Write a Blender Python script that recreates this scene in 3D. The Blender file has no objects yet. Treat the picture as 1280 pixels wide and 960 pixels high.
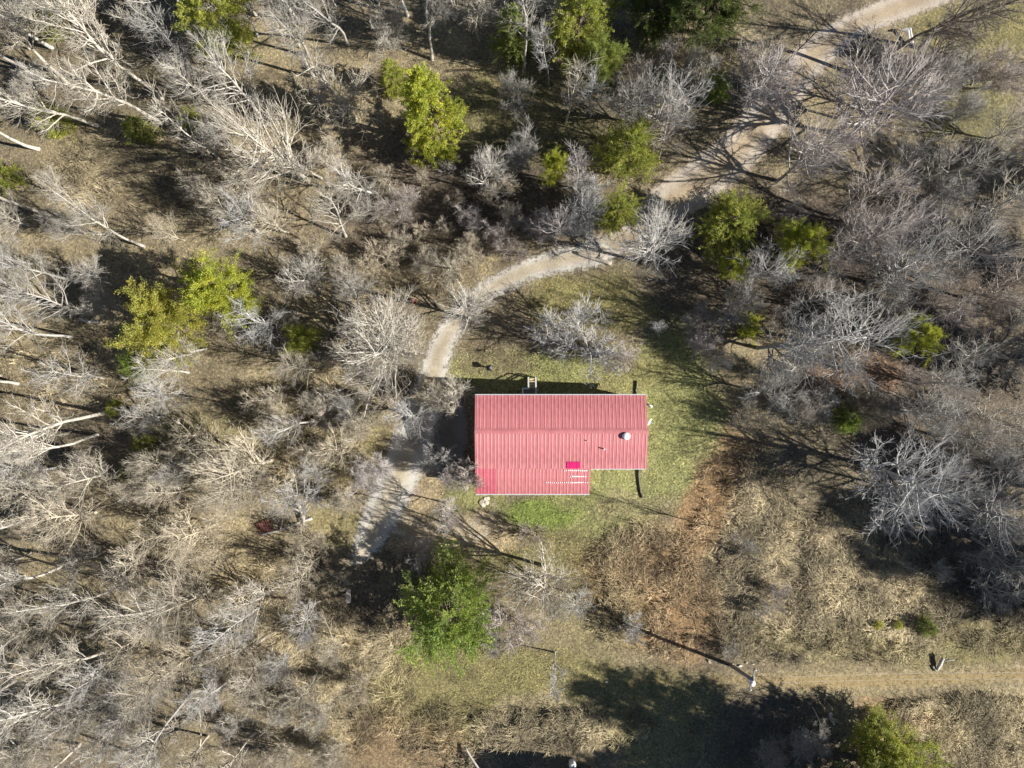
import bpy, math, random
import numpy as np
from mathutils import Vector

# ------------------------------------------------------------------ camera, sky, sun, exposure
S = 0.0705            # metres on level ground for one image pixel (origin at 640, 480)
CAM_H = 62.0
SUN_ELEV, SUN_DIR = math.radians(33.0), math.radians(-14.0)     # the sun stands to the +x side, a little to -y
scene = bpy.context.scene
COL = scene.collection
cam_data = bpy.data.cameras.new('camera')
cam_data.sensor_width = 36.0
cam_data.angle = 2 * math.atan(640 * S / CAM_H)
cam_data.clip_end = 2000.0
cam = bpy.data.objects.new('camera', cam_data)
cam.location = (0, 0, CAM_H)
COL.objects.link(cam)
scene.camera = cam
world = bpy.data.worlds.new('World')
scene.world = world
world.use_nodes = True
wn = world.node_tree
sky = wn.nodes.new('ShaderNodeTexSky')
sky.sky_type = 'NISHITA'
sky.sun_disc = False
sky.sun_elevation = SUN_ELEV
sky.dust_density = 0.0
sky.air_density = 0.7
sky.altitude = 1200
sky.sun_rotation = math.radians(90) - SUN_DIR
wn.links.new(sky.outputs[0], wn.nodes['Background'].inputs[0])
wn.nodes['Background'].inputs[1].default_value = 0.05
sd = Vector((math.cos(SUN_ELEV) * math.cos(SUN_DIR), math.cos(SUN_ELEV) * math.sin(SUN_DIR), math.sin(SUN_ELEV)))
sl = bpy.data.lights.new('sun', 'SUN')
sl.energy = 5.0
sl.angle = math.radians(0.5)
sl.color = (1.0, 0.955, 0.88)
sun = bpy.data.objects.new('sun', sl)
sun.rotation_euler = sd.to_track_quat('Z', 'Y').to_euler()
sun.location = sd * 100
COL.objects.link(sun)
vs = scene.view_settings
vs.view_transform = 'Standard'
vs.look = 'None'
vs.gamma = 1.0
vs.exposure = 1.0
scene.cycles.max_bounces = 4
scene.cycles.transparent_max_bounces = 6

# ------------------------------------------------------------------ helpers
rng = np.random.default_rng(11)
random.seed(5)


def smooth(a, b, x):
    t = np.clip((np.asarray(x, float) - a) / (b - a), 0, 1)
    return t * t * (3 - 2 * t)


_ng = {}


def vnoise(x, y, scale, seed=0):
    """smooth value noise 0..1"""
    if seed not in _ng:
        _ng[seed] = np.random.default_rng(900 + seed).random((64, 64))
    g = _ng[seed]
    u, v = np.asarray(x, float) / scale, np.asarray(y, float) / scale
    i, j = np.floor(u).astype(int), np.floor(v).astype(int)
    f, h = u - i, v - j
    f, h = f * f * (3 - 2 * f), h * h * (3 - 2 * h)
    a, b = g[i % 64, j % 64], g[(i + 1) % 64, j % 64]
    c, d = g[i % 64, (j + 1) % 64], g[(i + 1) % 64, (j + 1) % 64]
    return (a * (1 - f) + b * f) * (1 - h) + (c * (1 - f) + d * f) * h


def fbm(x, y, scale, seed=0, n=4):
    r, a, t = 0, 1.0, 0
    for k in range(n):
        r = r + a * vnoise(x, y, scale / 2 ** k, seed + k)
        t += a
        a *= 0.55
    return r / t


def zt(x, y):
    """height of the land: it falls by 1.7 m along the house and rolls gently"""
    z = -1.7 * (1 - smooth(-9.5, 11.0, x))
    out = smooth(14, 30, np.hypot(np.asarray(x, float) - 2, np.asarray(y, float) + 2))
    return z + out * (vnoise(x, y, 21.0, 3) - 0.5) * 1.2 + 0.10 * out * (vnoise(x, y, 3.1, 4) - 0.5)


def G(px, py, z=None):
    """image pixel -> point on the ground (or at height z)"""
    zz = -0.8 if z is None else z
    for _ in range(4):
        k = S * (CAM_H - zz) / CAM_H
        x, y = (px - 640) * k, (480 - py) * k
        if z is None:
            zz = float(zt(x, y))
    return Vector((x, y, zz))


def topixel(x, y):  # ground point back to image pixel
    k = S * (CAM_H - zt(x, y)) / CAM_H
    return 640 + x / k, 480 - y / k


def mesh_np(name, V, faces, smooth_shade=False):
    """faces: list of (M,k) int arrays"""
    me = bpy.data.meshes.new(name)
    V = np.ascontiguousarray(V, dtype=np.float32).reshape(-1, 3)
    faces = [np.asarray(f) for f in faces if len(f)]
    me.vertices.add(len(V))
    me.vertices.foreach_set('co', V.ravel())
    loops = np.concatenate([f.ravel() for f in faces]).astype(np.int32)
    sizes = np.concatenate([np.full(len(f), f.shape[1]) for f in faces])
    me.loops.add(len(loops))
    me.loops.foreach_set('vertex_index', loops)
    me.polygons.add(len(sizes))
    me.polygons.foreach_set('loop_start', np.concatenate([[0], np.cumsum(sizes)[:-1]]).astype(np.int32))
    me.update(calc_edges=True)
    me.polygons.foreach_set('use_smooth', np.full(len(sizes), smooth_shade, bool))
    return me


class MB:
    """collects solids into one mesh"""

    def __init__(self):
        self.v, self.f, self.n = [], {}, 0

    def add(self, V, F):
        V = np.asarray(V, float).reshape(-1, 3)
        for f in F:
            self.f.setdefault(len(f), []).append([i + self.n for i in f])
        self.v.append(V)
        self.n += len(V)
        return self

    def box(self, x0, x1, y0, y1, z0, z1):
        V = [(x, y, z) for z in (z0, z1) for y in (y0, y1) for x in (x0, x1)]
        return self.add(V, [(0, 2, 3, 1), (4, 5, 7, 6), (0, 1, 5, 4), (2, 6, 7, 3), (0, 4, 6, 2), (1, 3, 7, 5)])

    def bar(self, a, b, w, h=None):
        a, b = Vector(a), Vector(b)
        h = w if h is None else h
        t = (b - a).normalized()
        u = t.cross(Vector((0, 0, 1)))
        if u.length < 1e-3:
            u = Vector((1, 0, 0))
        u.normalize()
        n = u.cross(t)
        V = [p + u * (sx * w / 2) + n * (sy * h / 2) for p in (a, b) for sx, sy in ((-1, -1), (1, -1), (1, 1), (-1, 1))]
        return self.add([tuple(v) for v in V], [(0, 1, 2, 3), (7, 6, 5, 4), (0, 4, 5, 1), (1, 5, 6, 2), (2, 6, 7, 3), (3, 7, 4, 0)])

    def tube(self, pts, radii, sides=8, cap=True):
        pts = [Vector(p) for p in pts]
        if not hasattr(radii, '__len__'):
            radii = [radii] * len(pts)
        V, F = [], []
        for i, p in enumerate(pts):
            t = (pts[min(i + 1, len(pts) - 1)] - pts[max(i - 1, 0)]).normalized()
            u = t.cross(Vector((0.31, 0.11, 0.94)))
            if u.length < 0.05:
                u = t.cross(Vector((1, 0, 0)))
            u.normalize()
            w = t.cross(u)
            for k in range(sides):
                a = 2 * math.pi * k / sides
                V.append(tuple(p + (u * math.cos(a) + w * math.sin(a)) * radii[i]))
        for i in range(len(pts) - 1):
            for k in range(sides):
                a, b = i * sides + k, i * sides + (k + 1) % sides
                F.append((a, b, b + sides, a + sides))
        if cap:
            F.append(tuple(range(sides))[::-1])
            F.append(tuple((len(pts) - 1) * sides + k for k in range(sides)))
        return self.add(V, F)

    def lathe(self, prof, c=(0, 0, 0), sides=20):
        V, F = [], []
        for r, z in prof:
            for k in range(sides):
                a = 2 * math.pi * k / sides
                V.append((c[0] + r * math.cos(a), c[1] + r * math.sin(a), c[2] + z))
        for i in range(len(prof) - 1):
            for k in range(sides):
                a, b = i * sides + k, i * sides + (k + 1) % sides
                F.append((a, b, b + sides, a + sides))
        F.append(tuple(range(sides))[::-1])
        F.append(tuple((len(prof) - 1) * sides + k for k in range(sides)))
        return self.add(V, F)

    def build(self, name, mat, parent=None, smooth_shade=False):
        me = mesh_np(name, np.concatenate(self.v), [np.array(f) for f in self.f.values()], smooth_shade)
        return link(name, me, mat, parent)


def link(name, me, mat=None, parent=None):
    o = bpy.data.objects.new(name, me)
    if mat is not None and me is not None and not me.materials:
        me.materials.append(mat)
    COL.objects.link(o)
    o.parent = parent
    return o


def tag(o, label, cat, group=None, kind=None):
    o['label'] = label
    if cat:
        o['category'] = cat
    if group:
        o['group'] = group
    if kind:
        o['kind'] = kind
    return o


def empty(name, loc, rz=0.0):
    o = bpy.data.objects.new(name, None)
    o.location = loc
    o.rotation_euler.z = rz
    COL.objects.link(o)
    return o


# ------------------------------------------------------------------ materials
def new_mat(name):
    m = bpy.data.materials.new(name)
    m.use_nodes = True
    return m, m.node_tree, m.node_tree.nodes['Principled BSDF']


def node(nt, typ, **kw):
    n = nt.nodes.new(typ)
    for k, v in kw.items():
        if k in n.inputs:
            n.inputs[k].default_value = v
        else:
            setattr(n, k, v)
    return n


def noise(nt, scale, detail=4, rough=0.6, coord='Object'):
    tc = node(nt, 'ShaderNodeTexCoord')
    n = node(nt, 'ShaderNodeTexNoise', Scale=scale, Detail=detail, Roughness=rough)
    nt.links.new(tc.outputs[coord], n.inputs['Vector'])
    return n


def ramp(nt, fac, stops):
    r = node(nt, 'ShaderNodeValToRGB')
    el = r.color_ramp.elements
    while len(el) < len(stops):
        el.new(0.5)
    for e, (p, c) in zip(el, stops):
        e.position = p
        e.color = (*c, 1) if hasattr(c, '__len__') else (c, c, c, 1)
    nt.links.new(fac, r.inputs[0])
    return r.outputs[0]


def mul(nt, a, b, typ='MULTIPLY', fac=1.0):
    m = node(nt, 'ShaderNodeMix', data_type='RGBA', blend_type=typ)
    m.inputs[0].default_value = fac
    nt.links.new(a, m.inputs[6])
    if isinstance(b, tuple):
        m.inputs[7].default_value = (*b, 1)
    else:
        nt.links.new(b, m.inputs[7])
    return m.outputs[2]


def bump(nt, bs, h, strength, dist):
    b = node(nt, 'ShaderNodeBump', Strength=strength, Distance=dist)
    nt.links.new(h, b.inputs['Height'])
    nt.links.new(b.outputs[0], bs.inputs['Normal'])


def plain(name, col, rough=0.7, var=0.25, scale=3.0, metal=0.0):
    m, nt, bs = new_mat(name)
    n = noise(nt, scale, 5)
    c = ramp(nt, n.outputs[0], [(0.25, tuple(v * (1 - var) for v in col)), (0.75, tuple(min(1, v * (1 + var)) for v in col))])
    nt.links.new(c, bs.inputs['Base Color'])
    bs.inputs['Roughness'].default_value = rough
    bs.inputs['Metallic'].default_value = metal
    return m


def bark_mat(name, lo=0.62):
    m, nt, bs = new_mat(name)
    oi = node(nt, 'ShaderNodeObjectInfo')
    n = noise(nt, 1.7, 4)
    c = ramp(nt, n.outputs[0], [(0.3, lo), (0.7, 1.12)])
    nt.links.new(mul(nt, oi.outputs['Color'], c), bs.inputs['Base Color'])
    bs.inputs['Roughness'].default_value = 0.85
    return m


def leaf_mat(name):
    m, nt, bs = new_mat(name)
    oi = node(nt, 'ShaderNodeObjectInfo')
    n = noise(nt, 1.1, 3)
    c = ramp(nt, n.outputs[0], [(0.3, (0.62, 0.72, 0.7)), (0.7, (1.25, 1.15, 1.0))])
    g = node(nt, 'ShaderNodeNewGeometry')
    r = ramp(nt, g.outputs['Random Per Island'], [(0.0, (0.65, 0.7, 0.6)), (0.55, (1.0, 1.0, 1.0)), (1.0, (1.5, 1.35, 1.0))])
    cc = mul(nt, mul(nt, oi.outputs['Color'], c), r)
    nt.links.new(cc, bs.inputs['Base Color'])
    bs.inputs['Roughness'].default_value = 0.6
    tr = node(nt, 'ShaderNodeBsdfTranslucent')
    nt.links.new(cc, tr.inputs['Color'])
    mx = node(nt, 'ShaderNodeMixShader')
    mx.inputs[0].default_value = 0.5
    nt.links.new(bs.outputs[0], mx.inputs[1])
    nt.links.new(tr.outputs[0], mx.inputs[2])
    nt.links.new(mx.outputs[0], nt.nodes['Material Output'].inputs[0])
    return m


def vcol_mat(name, rough=0.9, transl=0.0):
    m, nt, bs = new_mat(name)
    a = node(nt, 'ShaderNodeAttribute', attribute_name='Col')
    nt.links.new(a.outputs['Color'], bs.inputs['Base Color'])
    bs.inputs['Roughness'].default_value = rough
    return m


def ground_mat():
    m, nt, bs = new_mat('ground_litter')
    a = node(nt, 'ShaderNodeAttribute', attribute_name='Col')
    n1 = noise(nt, 0.55, 8, 0.72)
    n2 = noise(nt, 4.5, 6, 0.75)
    n3 = noise(nt, 17.0, 3, 0.6)
    tc = node(nt, 'ShaderNodeTexCoord')
    vo = node(nt, 'ShaderNodeTexVoronoi', Scale=7.0)
    nt.links.new(tc.outputs['Object'], vo.inputs['Vector'])
    vb = node(nt, 'ShaderNodeSeparateColor')
    nt.links.new(vo.outputs['Color'], vb.inputs[0])
    c = mul(nt, a.outputs['Color'], ramp(nt, n1.outputs[0], [(0.3, (0.60, 0.56, 0.54)), (0.5, 1.0), (0.72, (1.3, 1.28, 1.2))]))
    c = mul(nt, c, ramp(nt, n2.outputs[0], [(0.32, 0.42), (0.5, 1.0), (0.68, (1.5, 1.45, 1.35))]))
    c = mul(nt, c, ramp(nt, n3.outputs[0], [(0.3, 0.7), (0.7, 1.28)]))
    c = mul(nt, c, ramp(nt, vb.outputs[0], [(0.0, 0.66), (0.55, 1.0), (0.92, 1.12), (1.0, (1.6, 1.5, 1.3))]))
    nt.links.new(c, bs.inputs['Base Color'])
    bs.inputs['Roughness'].default_value = 0.95
    ad = node(nt, 'ShaderNodeMath', operation='ADD')
    nt.links.new(n2.outputs[0], ad.inputs[0])
    nt.links.new(vb.outputs[1], ad.inputs[1])
    bump(nt, bs, ad.outputs[0], 0.75, 0.14)
    return m


def gravel_mat(name, ca, cb):
    m, nt, bs = new_mat(name)
    at = node(nt, 'ShaderNodeAttribute', attribute_name='edge')
    n1 = noise(nt, 0.5, 6, 0.7)
    n2 = noise(nt, 9.0, 5, 0.75)
    c = ramp(nt, n1.outputs[0], [(0.35, ca), (0.65, cb)])
    c = mul(nt, c, ramp(nt, n2.outputs[0], [(0.3, 0.68), (0.7, 1.22)]))
    # the two wheel ruts are cleaner stone, the crown between holds leaves and soil
    ru = node(nt, 'ShaderNodeAttribute', attribute_name='rut')
    c2 = mul(nt, c, (0.80, 0.72, 0.58))
    mx = node(nt, 'ShaderNodeMix', data_type='RGBA')
    nt.links.new(ru.outputs['Fac'], mx.inputs[0])
    nt.links.new(c2, mx.inputs[6])
    nt.links.new(c, mx.inputs[7])
    nt.links.new(mx.outputs[2], bs.inputs['Base Color'])
    bs.inputs['Roughness'].default_value = 0.95
    bump(nt, bs, n2.outputs[0], 0.5, 0.05)
    # worn, broken edge: stones thin out into the soil
    n3 = noise(nt, 3.0, 6, 0.8)
    s = node(nt, 'ShaderNodeMath', operation='MULTIPLY_ADD')
    s.inputs[1].default_value = 2.6
    s.inputs[2].default_value = -1.5
    nt.links.new(n3.outputs[0], s.inputs[0])
    ad = node(nt, 'ShaderNodeMath', operation='ADD')
    nt.links.new(s.outputs[0], ad.inputs[0])
    nt.links.new(at.outputs['Fac'], ad.inputs[1])
    st = node(nt, 'ShaderNodeMath', operation='MULTIPLY', use_clamp=True)
    st.inputs[1].default_value = 2.5
    nt.links.new(ad.outputs[0], st.inputs[0])
    nt.links.new(st.outputs[0], bs.inputs['Alpha'])
    return m


def roof_mat(name, col):
    m, nt, bs = new_mat(name)
    n1 = noise(nt, 0.6, 6, 0.7)
    tc = node(nt, 'ShaderNodeTexCoord')
    mp = node(nt, 'ShaderNodeMapping')
    mp.inputs['Scale'].default_value = (7, 0.5, 1)
    n2 = node(nt, 'ShaderNodeTexNoise', Scale=1.0, Detail=4)
    nt.links.new(tc.outputs['Object'], mp.inputs[0])
    nt.links.new(mp.outputs[0], n2.inputs['Vector'])
    c = ramp(nt, n1.outputs[0], [(0.3, tuple(v * 0.78 for v in col)), (0.7, tuple(v * 1.13 + 0.03 for v in col))])
    c = mul(nt, c, ramp(nt, n2.outputs[0], [(0.3, 0.84), (0.7, 1.1)]))
    nt.links.new(c, bs.inputs['Base Color'])
    bs.inputs['Roughness'].default_value = 0.5
    return m


M = dict(
    bark=bark_mat('bark'), twig=bark_mat('twig_bark', 0.75), leaf=leaf_mat('evergreen_needles'),
    ground=ground_mat(), blades=vcol_mat('dry_blades'),
    gravel=gravel_mat('pale_gravel', (0.44, 0.41, 0.355), (0.62, 0.59, 0.535)),
    track=gravel_mat('dirt_track_soil', (0.38, 0.325, 0.26), (0.52, 0.455, 0.38)),
    sandpad=gravel_mat('yard_sand', (0.47, 0.385, 0.26), (0.60, 0.51, 0.37)),
    apron=gravel_mat('shade_darkened_gravel', (0.15, 0.15, 0.15), (0.22, 0.22, 0.225)),  # gravel tone darkened to paint in the house shadow
    sandpale=gravel_mat('pale_sandy_gravel', (0.54, 0.48, 0.37), (0.66, 0.60, 0.49)),
    mown=gravel_mat('mown_dry_grass', (0.32, 0.265, 0.15), (0.42, 0.345, 0.21)),
    roof=roof_mat('faded_red_metal', (0.44, 0.14, 0.148)),
    roof_new=roof_mat('crimson_metal', (0.42, 0.085, 0.115)),
    magenta=plain('magenta_sheet', (0.52, 0.01, 0.12), 0.45, 0.2, 6),
    white=plain('white_paint', (0.8, 0.8, 0.78), 0.5, 0.06),
    white_metal=plain('white_metal', (0.82, 0.83, 0.84), 0.35, 0.05),
    siding=plain('cream_siding', (0.62, 0.58, 0.5), 0.7, 0.08),
    block=plain('foundation_block', (0.3, 0.29, 0.27), 0.9, 0.2),
    glass=plain('dark_window_glass', (0.03, 0.035, 0.04), 0.08, 0.1),
    deck=plain('weathered_deck', (0.2, 0.165, 0.15), 0.85, 0.25, 6),
    tread=plain('pine_treads', (0.5, 0.4, 0.22), 0.8, 0.15, 6),
    galv=plain('galvanised_steel', (0.5, 0.51, 0.53), 0.5, 0.15, 5, 0.2),
    black=plain('black_plastic', (0.015, 0.015, 0.017), 0.4, 0.2),
    stone=plain('pale_stone', (0.55, 0.5, 0.4), 0.9, 0.15, 4),
    rust=plain('rusty_sheet', (0.15, 0.06, 0.045), 0.8, 0.35, 3),
    red=plain('red_plastic', (0.55, 0.07, 0.06), 0.4, 0.1),
    wood=plain('weathered_wood', (0.33, 0.29, 0.24), 0.9, 0.25, 5),
    bleached=plain('bleached_dead_wood', (0.5, 0.47, 0.42), 0.9, 0.2, 3),
    polewood=plain('utility_pole_wood', (0.2, 0.19, 0.19), 0.9, 0.25, 4),
    wire=plain('aluminium_wire', (0.6, 0.6, 0.6), 0.4, 0.1),
)

# ------------------------------------------------------------------ ground with its soils and swards
SOIL = dict(litter=(0.19, 0.157, 0.098), tan=(0.325, 0.268, 0.16), straw=(0.40, 0.335, 0.205), lawn=(0.265, 0.265, 0.105),
            green=(0.21, 0.27, 0.06), olive=(0.255, 0.225, 0.095), orange=(0.30, 0.195, 0.098), soil=(0.095, 0.075, 0.06),  # soil tone lowered to add shade under the grey wood
            sand=(0.47, 0.37, 0.23), moss=(0.14, 0.135, 0.055), leaf=(0.22, 0.14, 0.095))
ZONES = [  # centre, radii, turn in degrees, soil, strength; some soil zones paint in tree shade
    (200, 210, 170, 65, 12, 'tan', .9), (330, 40, 60, 40, 0, 'tan', .7), (90, 450, 140, 70, 0, 'tan', .6),
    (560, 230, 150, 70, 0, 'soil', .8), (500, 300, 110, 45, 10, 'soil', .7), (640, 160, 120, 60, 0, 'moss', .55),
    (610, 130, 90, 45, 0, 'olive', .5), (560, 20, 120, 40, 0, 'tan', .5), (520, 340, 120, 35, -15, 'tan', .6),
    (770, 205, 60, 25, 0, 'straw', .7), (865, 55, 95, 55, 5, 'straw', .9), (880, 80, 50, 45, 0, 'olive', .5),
    (1235, 35, 90, 55, 0, 'olive', .9), (1190, 130, 80, 60, 0, 'moss', .7), (1100, 330, 220, 110, 0, 'soil', .8),  # soil here is brown earth darkened to paint in the grey wood's shade
    (1180, 500, 150, 130, 0, 'soil', .8), (1050, 470, 90, 30, 0, 'leaf', .8), (860, 350, 70, 60, 0, 'soil', .6),  # first soil zone paints in grey wood shade too
    (1180, 690, 130, 90, 20, 'soil', .75), (390, 470, 90, 50, 0, 'tan', .7), (250, 560, 90, 50, 20, 'olive', .55),  # first zone: extra soil darkening painted in for tree shade
    (330, 740, 110, 70, 30, 'tan', .9), (150, 700, 170, 110, 0, 'tan', .45), (410, 860, 100, 80, 0, 'straw', .8),
    (430, 735, 90, 50, 0, 'soil', .5), (440, 560, 50, 60, 0, 'olive', .5), (420, 650, 60, 30, 0, 'olive', .6),  # first zone paints in the big conifer's cast shadow
    (740, 370, 90, 40, 10, 'olive', 1.), (690, 462, 150, 34, 0, 'lawn', 1.), (840, 500, 70, 110, 0, 'lawn', 1.),
    (860, 600, 50, 60, 0, 'lawn', .9), (760, 620, 100, 45, 0, 'lawn', 1.), (690, 690, 90, 50, 0, 'olive', .8),
    (800, 470, 60, 30, 0, 'olive', .6), (680, 632, 60, 17, 0, 'green', 1.), (600, 610, 40, 30, 0, 'lawn', .8),
    (800, 640, 60, 18, 10, 'tan', .5), (620, 450, 50, 18, 0, 'litter', .7),
    (580, 670, 75, 32, 0, 'sand', 1.), (505, 650, 45, 40, 0, 'sand', .7), (525, 600, 32, 40, 0, 'sand', .6),
    (985, 720, 150, 100, 0, 'straw', .95), (1080, 740, 120, 80, 10, 'straw', .8), (930, 600, 70, 60, 20, 'straw', .6),
    (800, 735, 85, 75, 0, 'orange', .8), (845, 765, 60, 65, 0, 'orange', .85), (880, 640, 34, 85, 12, 'orange', 1.), (905, 580, 26, 45, 0, 'orange', .7),
    (1060, 655, 80, 30, 15, 'litter', .7), (970, 745, 45, 38, 0, 'litter', .7), (920, 810, 50, 20, 0, 'litter', .8),
    (600, 860, 160, 60, 0, 'olive', .8), (700, 870, 140, 45, 0, 'olive', .7), (690, 915, 140, 34, 0, 'straw', .8),
    (500, 920, 80, 50, 0, 'orange', .5), (820, 900, 90, 70, 0, 'olive', .8), (960, 920, 110, 60, 0, 'soil', .6),  # last zone paints in the cast shadow of the huge pines
    (1200, 915, 130, 60, 0, 'straw', .95), (1100, 815, 190, 25, 4, 'olive', .5), (1230, 800, 80, 30, 0, 'olive', .5),
    (1130, 890, 60, 16, 10, 'orange', .5), (740, 770, 60, 60, 0, 'olive', .4), (560, 730, 60, 50, 0, 'moss', .6),
]


def soil_at(x, y):
    px, py = topixel(x, y)
    px = px + (fbm(x, y, 6.0, 10) - 0.5) * 70
    py = py + (fbm(x, y, 6.0, 20) - 0.5) * 70
    c = np.empty(np.shape(px) + (3,))
    c[...] = SOIL['litter']
    big = smooth(0.40, 0.62, fbm(x, y, 9.0, 30))[..., None]
    c = c * (1 - 0.5 * big) + np.array(SOIL['tan']) * 0.5 * big
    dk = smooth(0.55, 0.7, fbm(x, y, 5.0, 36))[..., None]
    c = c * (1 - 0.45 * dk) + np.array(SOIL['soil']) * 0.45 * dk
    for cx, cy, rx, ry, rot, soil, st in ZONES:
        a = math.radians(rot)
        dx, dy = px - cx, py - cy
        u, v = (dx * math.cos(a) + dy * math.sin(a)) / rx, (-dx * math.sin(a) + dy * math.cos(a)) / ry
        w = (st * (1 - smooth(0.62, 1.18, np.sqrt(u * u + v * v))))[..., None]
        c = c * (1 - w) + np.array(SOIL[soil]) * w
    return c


def set_col(me, C, name='Col'):
    a = me.color_attributes.new(name, 'FLOAT_COLOR', 'POINT')
    C = np.concatenate([C, np.ones((len(C), 1))], 1).astype(np.float32)
    a.data.foreach_set('color', C.ravel())


def axis(lim, step, far):
    inner = np.arange(-lim, lim + step / 2, step)
    out, d, p = [], step, lim
    while p < far:
        d *= 1.35
        p += d
        out.append(p)
    out = np.array(out)
    return np.concatenate([-out[::-1], inner, out])


gx, gy = axis(52, 0.3, 700), axis(42, 0.3, 700)
X, Y = np.meshgrid(gx, gy)
Z = zt(X, Y)
nx, ny = len(gx), len(gy)
I = np.arange(nx * ny).reshape(ny, nx)
quads = np.stack([I[:-1, :-1], I[:-1, 1:], I[1:, 1:], I[1:, :-1]], -1).reshape(-1, 4)
me = mesh_np('ground', np.stack([X, Y, Z], -1), [quads], True)
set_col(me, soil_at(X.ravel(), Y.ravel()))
tag(link('ground', me, M['ground']), 'brown leaf litter and rough dry grass ground', None, kind='structure')


def seg_dist(px, py, pts):
    """distance beyond a path's half width (positive inside) and the signed offset / half width"""
    best = np.full(np.shape(px), -1e9)
    off = np.zeros(np.shape(px))
    for (x0, y0, w0), (x1, y1, w1) in zip(pts[:-1], pts[1:]):
        dx, dy = x1 - x0, y1 - y0
        t = np.clip(((px - x0) * dx + (py - y0) * dy) / (dx * dx + dy * dy), 0, 1)
        d = np.hypot(px - x0 - t * dx, py - y0 - t * dy)
        hw = (w0 + (w1 - w0) * t) / 2
        q = hw - d
        better = q > best
        off = np.where(better, d / hw, off)
        best = np.where(better, q, best)
    return best * S, off


def drape(name, pts, lift, mat, label, step=0.2, edge_k=1.0):
    xs = [p[0] for p in pts]
    ys = [p[1] for p in pts]
    a, b = G(min(xs) - 40, max(ys) + 40), G(max(xs) + 40, min(ys) - 40)
    X, Y = np.meshgrid(np.arange(a.x, b.x, step), np.arange(a.y, b.y, step))
    px, py = topixel(X, Y)
    e, off = seg_dist(px, py, pts)
    ok = e > -0.75
    V = np.stack([X, Y, zt(X, Y) + lift], -1).reshape(-1, 3)
    ny, nx = X.shape
    I = np.arange(nx * ny).reshape(ny, nx)
    keep = ok[:-1, :-1] & ok[:-1, 1:] & ok[1:, 1:] & ok[1:, :-1]
    q = np.stack([I[:-1, :-1], I[:-1, 1:], I[1:, 1:], I[1:, :-1]], -1)[keep]
    used = np.unique(q)
    remap = np.full(nx * ny, -1)
    remap[used] = np.arange(len(used))
    me = mesh_np(name, V[used], [remap[q]], True)
    rut = np.exp(-((off - 0.55) / 0.28) ** 2)
    for nm, val in (('edge', np.clip(e * edge_k, -1.2, 2.5)), ('rut', np.clip(rut, 0, 1))):
        at = me.attributes.new(nm, 'FLOAT', 'POINT')
        at.data.foreach_set('value', val.ravel()[used].astype(np.float32))
    return tag(link(name, me, mat), label, None, kind='structure')


DRIVE = [(446, 700, 26), (462, 675, 50), (478, 640, 64), (494, 605, 68), (510, 568, 66), (524, 530, 60), (536, 490, 54), (545, 452, 47),
         (558, 420, 43), (582, 386, 40), (616, 359, 39), (660, 337, 41), (706, 324, 45), (752, 316, 44)]
TRACK = [(735, 318, 42), (790, 296, 46), (832, 256, 66), (872, 230, 72), (915, 196, 70), (950, 158, 66), (985, 110, 62), (1020, 65, 56),
         (1070, 30, 44), (1130, 6, 46), (1210, -24, 46), (1320, -60, 46)]
LANE = [(880, 848, 20), (940, 850, 42), (1040, 852, 58), (1150, 850, 50), (1300, 842, 50)]
PAD = [(580, 668, 34), (598, 660, 42), (612, 642, 22), (619, 626, 14)]
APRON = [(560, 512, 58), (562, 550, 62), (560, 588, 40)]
YARD = [(496, 655, 44), (530, 668, 44), (565, 672, 44), (600, 664, 40), (622, 650, 16)]
drape('driveway', DRIVE, 0.03, M['gravel'], 'pale gravel driveway curving past the house', edge_k=.75)
drape('parking_apron', APRON, 0.012, M['apron'], 'gravel parking apron darkened to paint in the shade of the house end')
drape('dirt_track', TRACK, 0.022, M['track'], 'sandy dirt track climbing through the wood')
drape('sandy_yard', YARD, 0.018, M['sandpad'], 'sandy turning area between driveway and lean-to', edge_k=.6)
drape('gravel_pad', PAD, 0.026, M['sandpale'], 'pale gravel patch by the corner of the red roof', edge_k=.45)
drape('mown_lane', LANE, 0.014, M['mown'], 'mown strip of dry grass past the meadow', edge_k=.4)

# ------------------------------------------------------------------ dry grass, undergrowth, lawn tufts (uncountable)
HOUSE = (590, 488, 812, 622)


def on_path(px, py, pad=0.0):
    r = np.zeros(np.shape(px), bool)
    for p in (DRIVE, TRACK, PAD, YARD, APRON):
        r |= seg_dist(px, py, p)[0] > -pad
    return r


def zone_w(px, py, zl):
    w = np.zeros(np.shape(px))
    for cx, cy, rx, ry, st in zl:
        d = np.hypot((px - cx) / rx, (py - cy) / ry)
        w = np.maximum(w, st * (1 - smooth(0.7, 1.15, d)))
    return w


def scatter(n, wfn, seed, lim=(50, 40)):
    r = np.random.default_rng(seed)
    out = []
    got = 0
    while got < n:
        x, y = r.uniform(-lim[0], lim[0], 60000), r.uniform(-lim[1], lim[1], 60000)
        px, py = topixel(x, y)
        w = wfn(px, py, x, y)
        w = np.where((px > HOUSE[0]) & (px < HOUSE[2]) & (py > HOUSE[1]) & (py < HOUSE[3]), 0, w)
        k = r.random(60000) < w
        out.append(np.stack([x[k], y[k]], 1))
        got += k.sum()
    return np.concatenate(out)[:n]


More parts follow.
